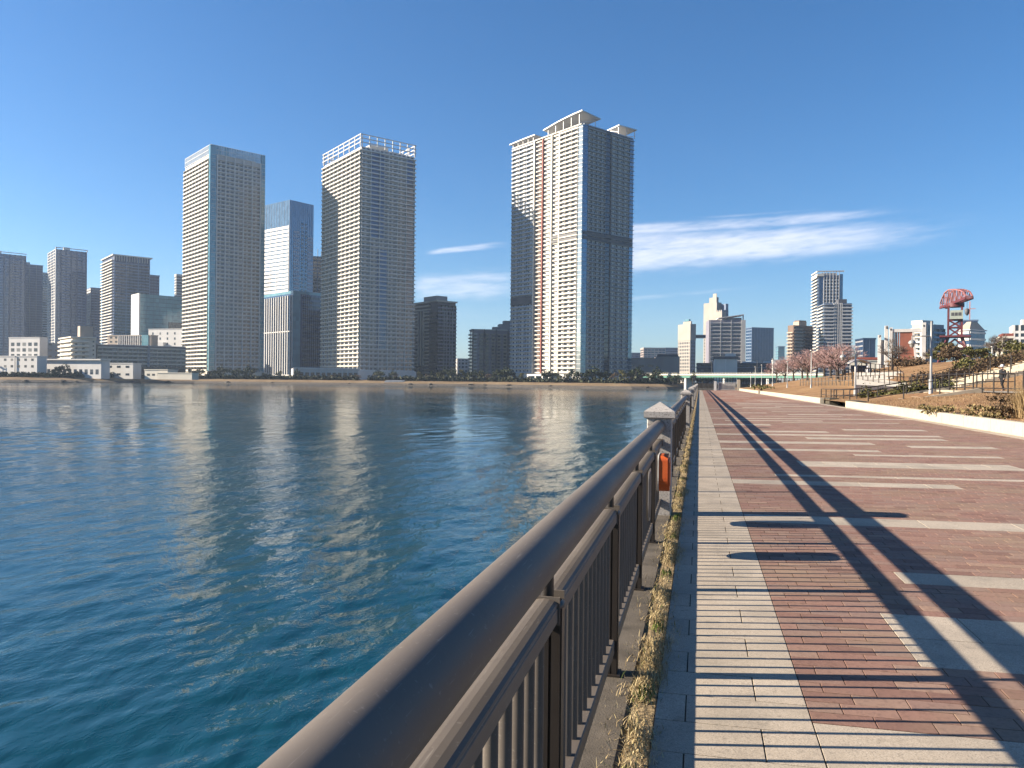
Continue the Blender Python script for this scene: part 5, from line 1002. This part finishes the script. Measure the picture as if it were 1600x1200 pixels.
# ---- handrails and post fences
def rail_fence(label, pts, h, nposts, name='handrail_fence', mat=RAILD, rails=(1.0, 0.55), bars=0, r=0.024):
    P = [Vector(p) for p in pts]; R = empty(name, P[0], 0, label, 'fence', 'park handrails'); o = P[0]; L = [0]
    for a, b in zip(P, P[1:]): L.append(L[-1] + (b-a).length)
    def pt(s):
        for i in range(len(P)-1):
            if s <= L[i+1]+1e-6: return P[i].lerp(P[i+1], (s-L[i])/max(1e-6, L[i+1]-L[i])) - o
        return P[-1]-o
    for f in rails: MB().tube([p-o+Vector((0,0,h*f)) for p in P], r, 8).build('rail', mat, R)
    for k in range(nposts): p = pt(L[-1]*k/(nposts-1)); MB().tube([p+Vector((0,0,-0.3)), p+Vector((0,0,h))], r*1.5, 8).build('post', mat, R)
    return R
def slope_pts(x0, y0, x1, y1, n=6, dz=0.0): return [(x0+(x1-x0)*i/n, y0+(y1-y0)*i/n, hill(x0+(x1-x0)*i/n, y0+(y1-y0)*i/n)+dz) for i in range(n+1)]
rail_fence('dark handrail on the near side of the promenade steps', [(9.6,48.6,0.15),(15.6,48.6,1.2),(17.2,48.6,1.2)], 0.95, 5)
rail_fence('dark handrail in the middle of the promenade steps', [(9.6,54.3,0.15),(15.6,54.3,1.2),(16.4,54.3,1.2)], 0.95, 5)
rail_fence('dark double handrail on the far side of the step opening', [(9.2,57.9,0.12),(11.4,57.9,0.3),(17.5,57.9,1.35)], 0.95, 6)
rail_fence('low dark rail across the step opening', [(9.1,63,0.15),(9.5,57,0.15),(10.2,55.2,0.2)], 0.95, 6)
rail_fence('dark diagonal handrail along the foot of the long flight', [(15.5,70.2,1.15),(17.5,70.2,1.15),(29,70.2,4.5)], 1.0, 10)
rail_fence('dark diagonal handrail on the near side of the long flight', [(17.4,62.3,1.12),(29,62.3,4.45)], 1.0, 9)
rail_fence('dark diagonal handrail up the middle of the long flight', [(17.4,66.2,1.12),(29,66.2,4.45)], 1.0, 9)
rail_fence('row of dark fence posts along the path behind the mound', [(15.2,62,1.15),(15.3,47,1.12),(16.4,39,1.1),(18.5,34,1.1)], 1.15, 21, rails=(0.9, 0.2), r=0.026)
rail_fence('thin rail fence on the lawn left of the first lamp', slope_pts(12.5, 104, 15.5, 72, 8), 0.95, 22, mat=RAIL, r=0.03)
rail_fence('dark fence along the top of the cream ramp', [tuple(at(x, y, 69.5)) for x, y in ((1332,598),(1344,583),(1400,588),(1412,600))], 0.95, 14)
rail_fence('dark fence left of the cream ramp below the white shelter', [tuple(at(x, y, 95)) for x, y in ((1306,597),(1322,594),(1362,592),(1380,600))], 1.3, 16, r=0.04)
# ---- hedges by the steps and up the hill
def hedge_run(label, p0, p1, w, h, mat, seed, n, leaf=0.16, lift=0.0):
    g = np.random.default_rng(seed); p0 = Vector(p0); p1 = Vector(p1); R = empty('shrub_row', p0, 0, label, 'shrubs', 'park shrub rows'); d = p1-p0; sd_ = Vector((-d.y, d.x, 0)).normalized()
    tt = g.random(n); P = np.outer(tt, np.array(d)) + np.outer(g.normal(0, w*0.4, n), np.array(sd_)); bump = 0.65+0.35*np.sin(tt*23)*np.sin(tt*9+1); P[:,2] += np.abs(g.normal(0.35, 0.33, n))*h*bump + lift
    a = g.normal(0,1,(n,3)); a /= np.linalg.norm(a,axis=1)[:,None]; b = np.cross(a, g.normal(0,1,(n,3))); b /= np.linalg.norm(b,axis=1)[:,None]; s = leaf*g.uniform(0.6,1.4,(n,1))
    link('foliage', quads_mesh('foliage', np.stack([P-a*s*.5,P+b*s*.35,P+a*s*.5,P-b*s*.35],1), mat), R)['kind'] = 'stuff'
    m = MB()
    for k in range(12): q = d*((k+0.5)/12); m.tube([q+Vector((0,0,-0.2)), q+Vector((0.1,0.1,h*0.7))], [0.03,0.01], 5)
    m.build('stem', BARK, R, 'stuff')
hedge_run('dark green shrub row beside the promenade steps', (10.6,56.4,0.3), (16.2,56.4,1.3), 1.5, 0.95, LEAF_O, 61, 4200)
hedge_run('dark and brown shrub row climbing left of the long flight', (17.5,71.8,1.3), (29.5,71.8,4.7), 1.8, 1.1, LEAF_B, 62, 6000, 0.2)
hedge_run('green shrub row on the crest at the right edge', (21.5,73.5,2.6), (31.5,73.5,5.2), 2.2, 1.1, LEAF_O, 63, 7000, 0.24)
hedge_run('brown shrub strip along the far side of the lawn', tuple(at(1395,572,118)), tuple(at(1440,570,118)), 3.0, 1.5, LEAF_B, 64, 2200, 0.3)
# ---- trees in the park
def ptree(x, ybase, d, h, r, mat, seed, label, twig=False, n=1200, leaf=0.3, group=None, cl=18, th=0.22, zfix=None):
    p = at(x, ybase, d); return tree('park_tree' if not twig else 'bare_tree', label, (p.x, p.y, p.z if zfix is None else zfix), h, r, mat, seed, n=n, leaf=leaf, twig=twig, group=group, clumps=cl, trunk_h=th)
ch = [(1226,596,155,4.6,3.2),(1240,594,150,5.0,3.4),(1254,592,145,5.2,3.6),(1262,594,128,5.2,3.5),(1276,588,150,5.4,3.8),(1288,586,140,5.6,3.9),(1298,592,122,5.4,3.6),(1308,592,112,5.2,3.7),(1318,586,130,5.2,3.6),(1214,597,160,4.2,2.8)]
for k, (x, y, d, h, r) in enumerate(ch):
    ptree(x, y, d, h, r, TWIG_R, 70+k, 'bare reddish cherry tree on the lawn, %s from the left' % ORD[[9,0,1,2,3,4,5,6,7,8].index(k)], True, 1500, 0.42, 'cherry trees on the lawn', 18, 0.25)
ptree(1394, 575, 110, 4.2, 2.4, TWIG_G, 90, 'bare grey tree in front of the white dock gate', True, 650, 0.5, None, 14, 0.25)
ptree(1477, 567, 130, 3.6, 2.9, LEAF_O, 91, 'wide olive shrub tree below the red crane', n=2200, leaf=0.32, cl=20, th=0.08); ptree(1490, 568, 126, 3.4, 2.4, LEAF_B, 92, 'brownish shrub tree right below the red crane', n=1800, leaf=0.3, cl=18, th=0.08)
ptree(1525, 562, 120, 2.2, 2.8, LEAF_O, 93, 'low wide green pine right of the crane', n=2000, leaf=0.28, cl=16, th=0.1); ptree(1592, 562, 82, 2.2, 2.2, LEAF_O, 94, 'green bush tree on the crest at the right edge', n=1700, leaf=0.24, cl=16, th=0.08)
ptree(1553, 560, 110, 3.2, 1.4, TWIG_G, 95, 'small bare tree on the crest left of the red and cream block', True, 600, 0.45, None, 10, 0.2); ptree(1562, 560, 115, 3.8, 1.6, TWIG_G, 96, 'taller bare sapling beside the red and cream block', True, 600, 0.45, None, 10, 0.2)
ptree(1455, 568, 135, 3.0, 1.5, TWIG_G, 97, 'thin bare tree left of the crane shrubs', True, 700, 0.45, None, 10, 0.2)

# ------------------------------------------------------------------ lamp posts
LAMPG = paint('lamp_grey', (0.42,0.41,0.39), 0.4, 0.05, 3, metal=0.3)
def lamp(x, yb_, yt_, d, label, arm=None, r=0.09):
    p = at(x, yb_, d); q = at(x, yt_, d); h = q.z - p.z; R = empty('park_lamp', (p.x, p.y, p.z), YAW, label, 'lamp', 'park lamp posts')
    MB().tube([(0,0,-0.5),(0,0,h*0.28),(0,0,h*0.285),(0,0,h)], [r*1.25,r*1.25,r*0.75,r*0.6], 14).build('pole', LAMPG, R)
    MB().box(-0.16,-0.16,-0.4,0.16,0.16,0.04).build('base_plate', LAMPG, R)
    if arm:
        ax, az, hz = arm; z = h*az; a = MB().tube([(0,0,z),(ax,0,z)], r*0.32, 8).build('arm', LAMPG, R)
        m = MB(); m.tube([(ax,0,z),(ax,0,z-0.25)], 0.03, 8); m.tube([(ax,0,z-0.22),(ax,0,z-0.30),(ax,0,z-0.42),(ax,0,z-0.47)], [0.04,0.17,0.22,0.21], 18); m.tube([(ax,0,z-0.47),(ax,0,z-0.62),(ax,0,z-0.70)], [0.15,0.12,0.05], 14)
        m.build('lamp_head', LAMPG, R)
    else: MB().tube([(0,0,h),(0,0,h+0.05),(0,0,h+0.14)], [0.05,0.20,0.16], 12).build('lamp_head', LAMPG, R)
lamp(1454, 628, 502, 46, 'tall grey lamp post with side arm on the mound', (-1.15, 0.815, 1), 0.095)
lamp(1336, 631, 548, 57, 'grey lamp post with side arm beside the promenade steps', (-0.95, 0.985, 1), 0.095)
lamp(1267, 621, 549, 84, 'thin lamp post on the lawn left of the steps', None, 0.07); lamp(1230, 614, 566, 104, 'thin lamp post on the lawn further towards the gate', None, 0.07)
lamp(1207, 611, 562, 122, 'thin lamp post in front of the cherry tree row', None, 0.07); lamp(1190, 606, 571, 138, 'thin lamp post near the end of the promenade', None, 0.07); lamp(1180, 606, 574, 148, 'farthest thin lamp post by the gate', None, 0.08)
lamp(1550, 566, 543, 88, 'lamp post with flat head on the hill crest', None, 0.09); lamp(1173, 606, 583, 150, 'short lamp post right of the gate pillar', None, 0.08)

# ------------------------------------------------------------------ gate at the end of the promenade
R = empty('promenade_gate', (0, 147, 0), 0, 'metal barred gate across the far end of the promenade', 'gate'); m = MB()
for x_ in np.arange(3.2, 6.6, 0.22): MB().box(x_-0.025,-0.03,0.05,x_+0.025,0.03,1.5).build('bar', PALE, R)
for z_ in (0.15, 1.45): MB().box(3.0,-0.05,z_,6.7,0.05,z_+0.08).build('rail', PALE, R)
MB().box(2.6,-0.2,0,3.05,0.2,1.75).build('gate_post', WHITE, R); MB().box(6.7,-0.35,0,7.25,0.35,2.1).build('gate_post', WALLC, R); MB().box(3.4,0.3,0.1,6.4,1.2,1.35).build('notice_board', GREYW, R)
rail_fence('dark fence closing the end of the promenade', [(-0.4,148,0.0),(2.6,148,0.03)], 1.3, 14, r=0.04)
rail_fence('dark fence on the sea wall beyond the gate', [tuple(at(x, 599.5+(x-1090)*0.012, 190)) for x in (1086, 1250)], 1.6, 40, r=0.05)

# ------------------------------------------------------------------ dock gate monument
p0 = at(1372, 573, 150); R = empty('dock_gate_monument', (p0.x, p0.y, p0.z-1.0), YAW-rad(22), 'white concrete dock gate frame holding a brown steel leaf', 'monument')
sx_ = 150/1200.0; WC = paint('monument_white', (0.78,0.76,0.73), 0.7, 0.08, 0.5); BG = paint('gate_brown', (0.36,0.13,0.085), 0.6, 0.14, 0.8)
def mbox(name, x0, x1, yt, mat, dy0=0.0, dy1=0.7, yb_=580): 
    zt_ = (573-yt)*sx_+1.0; zb_ = (573-yb_)*sx_+1.0; return MB().box((x0-1372)*sx_*0.9, dy0, zb_, (x1-1372)*sx_*0.9, dy1, zt_).build(name, mat, R)
mbox('pillar', 1373, 1378, 522, WC, 3, 3.6); mbox('pillar', 1383, 1388.5, 508, WC, 2, 2.7); mbox('pillar', 1389.2, 1394, 512, WC); mbox('pillar', 1439, 1445, 505, WC); mbox('pillar', 1378.5, 1383, 530, GREYW, 3.2, 4.6)
mbox('beam', 1394.05, 1438.95, 514.5, WC, 0.1, 1.2, 519.2)
gw = mbox('gate_leaf', 1406, 1428, 519.5, BG, 0.3, 0.9, 569)
for x in (1394.5, 1397.5, 1400, 1403): mbox('gate_rib', x, x+1.6, 519.5, BG, 0.3, 1.1, 569)
z1 = (573-519.5)*sx_+1; z2 = (573-573)*sx_+1; xa, xb = (1424.5-1372)*sx_*0.9, (1429.5-1372)*sx_*0.9
MB().poly([(xa,0.05,z1),(xa+0.35,0.05,z1),(xa+0.35,0.29,z1),(xa,0.29,z1),(xb,0.05,z2),(xb+0.35,0.05,z2),(xb+0.35,0.29,z2),(xb,0.29,z2)], BOXF.tolist()).build('slanted_edge', WC, R)
for x, yt in ((1385.5, 508), (1391, 512), (1375, 522), (1441.5, 507)): mbox('pillar_window', x-0.9, x+0.9, yt+1.6, DGREY, -0.06, 0.5 if x > 1388 else 2.5, yt+4.4)
# ------------------------------------------------------------------ white shelter with arched roof
p0 = at(1329, 578, 120); s_ = 120/1200.0; R = empty('arched_shelter', (p0.x, p0.y, p0.z), YAW, 'white arched shelter frame on the lawn by the cherry trees', 'shelter')
for x in (0, 1.0, 2.6, 3.1): MB().box(x-0.06, 0, -0.4, x+0.06, 0.15, 1.2+0.4*math.sin(math.pi*x/3.2)).build('post', WHITE, R)
m = MB(); arc = [(3.2*i/10, 1.15+0.55*math.sin(math.pi*i/10)) for i in range(11)]; m.prism(arc + [(a, b-0.14) for a, b in arc[::-1]], 'y', -0.1, 2.0); m.build('roof_arch', WHITE, R)
MB().box(0.3,0.6,-0.3,2.9,0.75,0.75).build('screen', BLUEG, R)
# ------------------------------------------------------------------ red hammerhead crane
RED = paint('crane_red', (0.155,0.032,0.038), 0.55, 0.15, 0.6); PNK = paint('crane_pink', (0.42,0.17,0.165), 0.6, 0.15, 0.6); CAB = paint('cab_grey_green', (0.42,0.46,0.40), 0.55, 0.08, 1.0)  # dark red for chords and mast, pink for jib web and cross members
D = 250; sc_ = D/1200.0; p0 = at(1491.5, 562, D); CYAW = YAW - math.atan((1491.5-800)/1200.0); R = empty('dock_crane', (p0.x, p0.y, p0.z), CYAW, 'old red hammerhead dock crane with grey green cab', 'crane')
def cz(y): return (562-y)*sc_
def cx(x): return (x-1491.5)*sc_
hw = 1.9
legs = []
for sxx in (-1, 1):
    for syy in (-1, 1):
        MB().bar((sxx*hw*2.7, syy*hw*1.8, -3), (sxx*hw, syy*hw, cz(526)), 0.75).build('portal_leg', RED, R)
        MB().bar((sxx*hw, syy*hw, cz(526)), (sxx*hw, syy*hw, cz(478)), 0.6).build('mast_leg', RED, R)
for z_ in (cz(526),): MB().box(-hw*2.3,-hw*2.0,z_-0.3,hw*2.3,hw*2.0,z_+0.25).build('platform', RED, R)
m = MB()
for syy in (-1, 1):
    for a, b_ in ((526,512),(512,500)):
        m.bar((-hw,syy*hw,cz(a)),(hw,syy*hw,cz(b_)),0.3).bar((hw,syy*hw,cz(a)),(-hw,syy*hw,cz(b_)),0.3).bar((-hw,syy*hw,cz(b_)),(hw,syy*hw,cz(b_)),0.35)
        m.bar((syy*hw,-hw,cz(a)),(syy*hw,hw,cz(b_)),0.3).bar((syy*hw,hw,cz(a)),(syy*hw,-hw,cz(b_)),0.3)
    m.bar((-hw*1.9,syy*hw*1.5,cz(545)),(0,syy*hw*1.3,cz(530)),0.35).bar((hw*1.9,syy*hw*1.5,cz(545)),(0,syy*hw*1.3,cz(530)),0.35).bar((-hw*1.9,syy*hw*1.5,cz(545)),(hw*1.9,syy*hw*1.5,cz(545)),0.35)
m.build('bracing', RED, R, 'stuff')
cb = MB().box(cx(1484.5), -hw-1.2, cz(499.5), cx(1502), hw*0.6, cz(486)).build('cab', CAB, R)
for k in range(3): MB().box(cx(1486.2)+k*1.0, -hw-1.26, cz(494.5), cx(1486.2)+k*1.0+0.8, -hw-1.15, cz(489.5)).build('window', DGREY, cb)
MB().tube([(0,0,cz(480)),(0,0,cz(474))], 2.6, 16).build('slewing_ring', RED, R)
# jib: level truss that points half towards the viewer
J = empty('jib_axis', (0,0,0)); bpy.data.objects.remove(J)
a0 = at(1473.5, 481.5, 266) - p0; a1 = at(1514.5, 465, 235) - p0; zj = (a0.z+a1.z)/2
rot = Matrix.Rotation(-CYAW, 3, 'Z'); a0 = rot @ a0; a1 = rot @ a1; a0.z = a1.z = zj; dj = (a1-a0); Lj = dj.length; dj.normalize(); sj = Vector((-dj.y, dj.x, 0))*0.9
prof = [(0.0,1.6),(0.16,4.4),(0.34,5.0),(0.6,4.2),(0.8,3.1),(0.93,2.0),(1.0,0.5)]
def top(f):
    for (f0,h0),(f1,h1) in zip(prof, prof[1:]):
        if f <= f1+1e-6: return h0+(h1-h0)*(f-f0)/(f1-f0)
    return 0.6
for s in (-1, 1):
    mc = MB(); mc.bar(a0+sj*s, a1+sj*s, 0.55, 0.75)
    jb = mc.build('jib_chord', RED, R); mt = MB()
    N = 11
    for i in range(N):
        f0, f1 = i/N, (i+1)/N; b0, b1 = a0+dj*Lj*f0+sj*s, a0+dj*Lj*f1+sj*s; t0 = b0+Vector((0,0,top(f0))); t1 = b1+Vector((0,0,top(f1)))
        mt.bar(t0, t1, 0.34).bar(b0, t0, 0.22).bar(b0 if i % 2 else t0, t1 if i % 2 else b1, 0.2)
    mt.build('jib_web', PNK, R, 'stuff')
m = MB()
for i in range(12):
    f = i/11; b0 = a0+dj*Lj*f; m.bar(b0-sj, b0+sj, 0.35); m.bar(b0-sj+Vector((0,0,top(f))), b0+sj+Vector((0,0,top(f))), 0.3)
m.build('jib_cross_member', PNK, R, 'stuff')
hk = a0+dj*Lj*0.93; MB().bar(hk, hk-Vector((0,0,3.2)), 0.12).build('hoist_rope', DGREY, R); MB().tube([hk-Vector((0,0,3.0)), hk-Vector((0,0,3.4)), hk-Vector((0,0,4.6)), hk-Vector((0,0,5.2))], [0.3,0.7,0.6,0.15], 10).build('hook_block', DGREY, R)

# ------------------------------------------------------------------ people
SKIN = paint('skin', (0.45,0.28,0.20), 0.6, 0.03, 5, streak=False); PW = paint('white_shirt', (0.72,0.71,0.74), 0.8, 0.05, 4, streak=False); PD = paint('dark_trousers', (0.012,0.012,0.016), 0.85, 0.1, 4, streak=False); PG = paint('dark_jacket', (0.016,0.018,0.022), 0.85, 0.1, 4, streak=False)
def person(loc, rz, label, top_, cap_):
    R = empty('person', loc, rz, label, 'person')
    J = dict(pel=(0,0,0.92),ch=(0,0.02,1.28),nk=(0,0.02,1.45),hd=(0,0.04,1.56),ht=(0,0.03,1.68),ls=(-0.19,0.02,1.38),le=(-0.25,-0.03,1.10),lw=(-0.24,0.06,0.86),lh=(-0.23,0.10,0.76),rs=(0.19,0.02,1.38),re=(0.25,-0.03,1.10),rw=(0.24,0.08,0.86),rh=(0.23,0.13,0.77),
             lp=(-0.09,0,0.88),lk=(-0.10,0.10,0.48),la=(-0.10,-0.02,0.08),lt=(-0.10,0.15,0.03),rp=(0.09,0,0.88),rk=(0.10,-0.04,0.48),ra=(0.10,-0.18,0.10),rt=(0.10,-0.03,0.03))
    rr_ = dict(pel=.13,ch=.15,nk=.055,hd=.092,ht=.07,ls=.07,le=.048,lw=.033,lh=.035,rs=.07,re=.048,rw=.033,rh=.035,lp=.09,lk=.06,la=.042,lt=.04,rp=.09,rk=.06,ra=.042,rt=.04)
    ed = [('pel','ch'),('ch','nk'),('nk','hd'),('hd','ht'),('ch','ls'),('ls','le'),('le','lw'),('lw','lh'),('ch','rs'),('rs','re'),('re','rw'),('rw','rh'),('pel','lp'),('lp','lk'),('lk','la'),('la','lt'),('pel','rp'),('rp','rk'),('rk','ra'),('ra','rt')]
    ks = list(J); me = bpy.data.meshes.new('body'); me.from_pydata([J[k] for k in ks], [(ks.index(a), ks.index(b)) for a, b in ed], []); o = link('body', me, R)
    md = o.modifiers.new('skin', 'SKIN'); 
    for i, k in enumerate(ks): me.skin_vertices[0].data[i].radius = (rr_[k], rr_[k]*0.85)
    me.skin_vertices[0].data[0].use_root = True; o.modifiers.new('sub', 'SUBSURF').levels = 1; me.materials.append(SKIN)
    def cl(name, mat, chains):
        m = MB()
        for c in chains: m.tube([J[k] for k in c], [rr_[k]*1.22 for k in c], 12)
        m.build(name, mat, R)
    m = MB(); m.tube([(0,0,0.86),(0,0.01,1.0),(0,0.02,1.25),(0,0.02,1.40),(0,0.02,1.46)], [0.17,0.165,0.19,0.17,0.07], 14); m.build('jacket', top_, R); cl('sleeve', top_, [('ls','le','lw')]); cl('sleeve', top_, [('rs','re','rw')])
    cl('trouser_leg', PD, [('lp','lk','la')]); cl('trouser_leg', PD, [('rp','rk','ra')])
    m = MB(); m.tube([(0,0.03,1.60),(0,0.03,1.68),(0,0.03,1.75),(0,0.03,1.77)], [0.118,0.118,0.08,0.02], 14); m.box(-0.08,0.10,1.605,0.08,0.24,1.62); m.build('cap', cap_, R)
pp = at(1355.5, 594, 96); person((pp.x, pp.y, pp.z), math.pi+YAW, 'person in a white top and cap walking down by the ramp', PW, PW)
pp = at(1566, 622, 50); person((pp.x, pp.y, 1.12), math.pi*0.6, 'person in dark clothes with pale cap by the post fence', PG, PW)

# ------------------------------------------------------------------ haze
HZ = True
if HZ:
    hm = bpy.data.materials.new('air_haze'); hm.use_nodes = True; ht = hm.node_tree; ht.nodes.clear(); vo = ht.nodes.new('ShaderNodeVolumePrincipled'); mo = ht.nodes.new('ShaderNodeOutputMaterial')
    vo.inputs['Color'].default_value = (0.62,0.78,1.0,1); vo.inputs['Density'].default_value = 0.00010; vo.inputs['Anisotropy'].default_value = 0.2
    ht.links.new(vo.outputs[0], mo.inputs['Volume'])
    m = MB(); m.box(-2600,-700,-5.5,2600,3000,230); o = m.build('haze', hm); tag(o, kind='stuff')
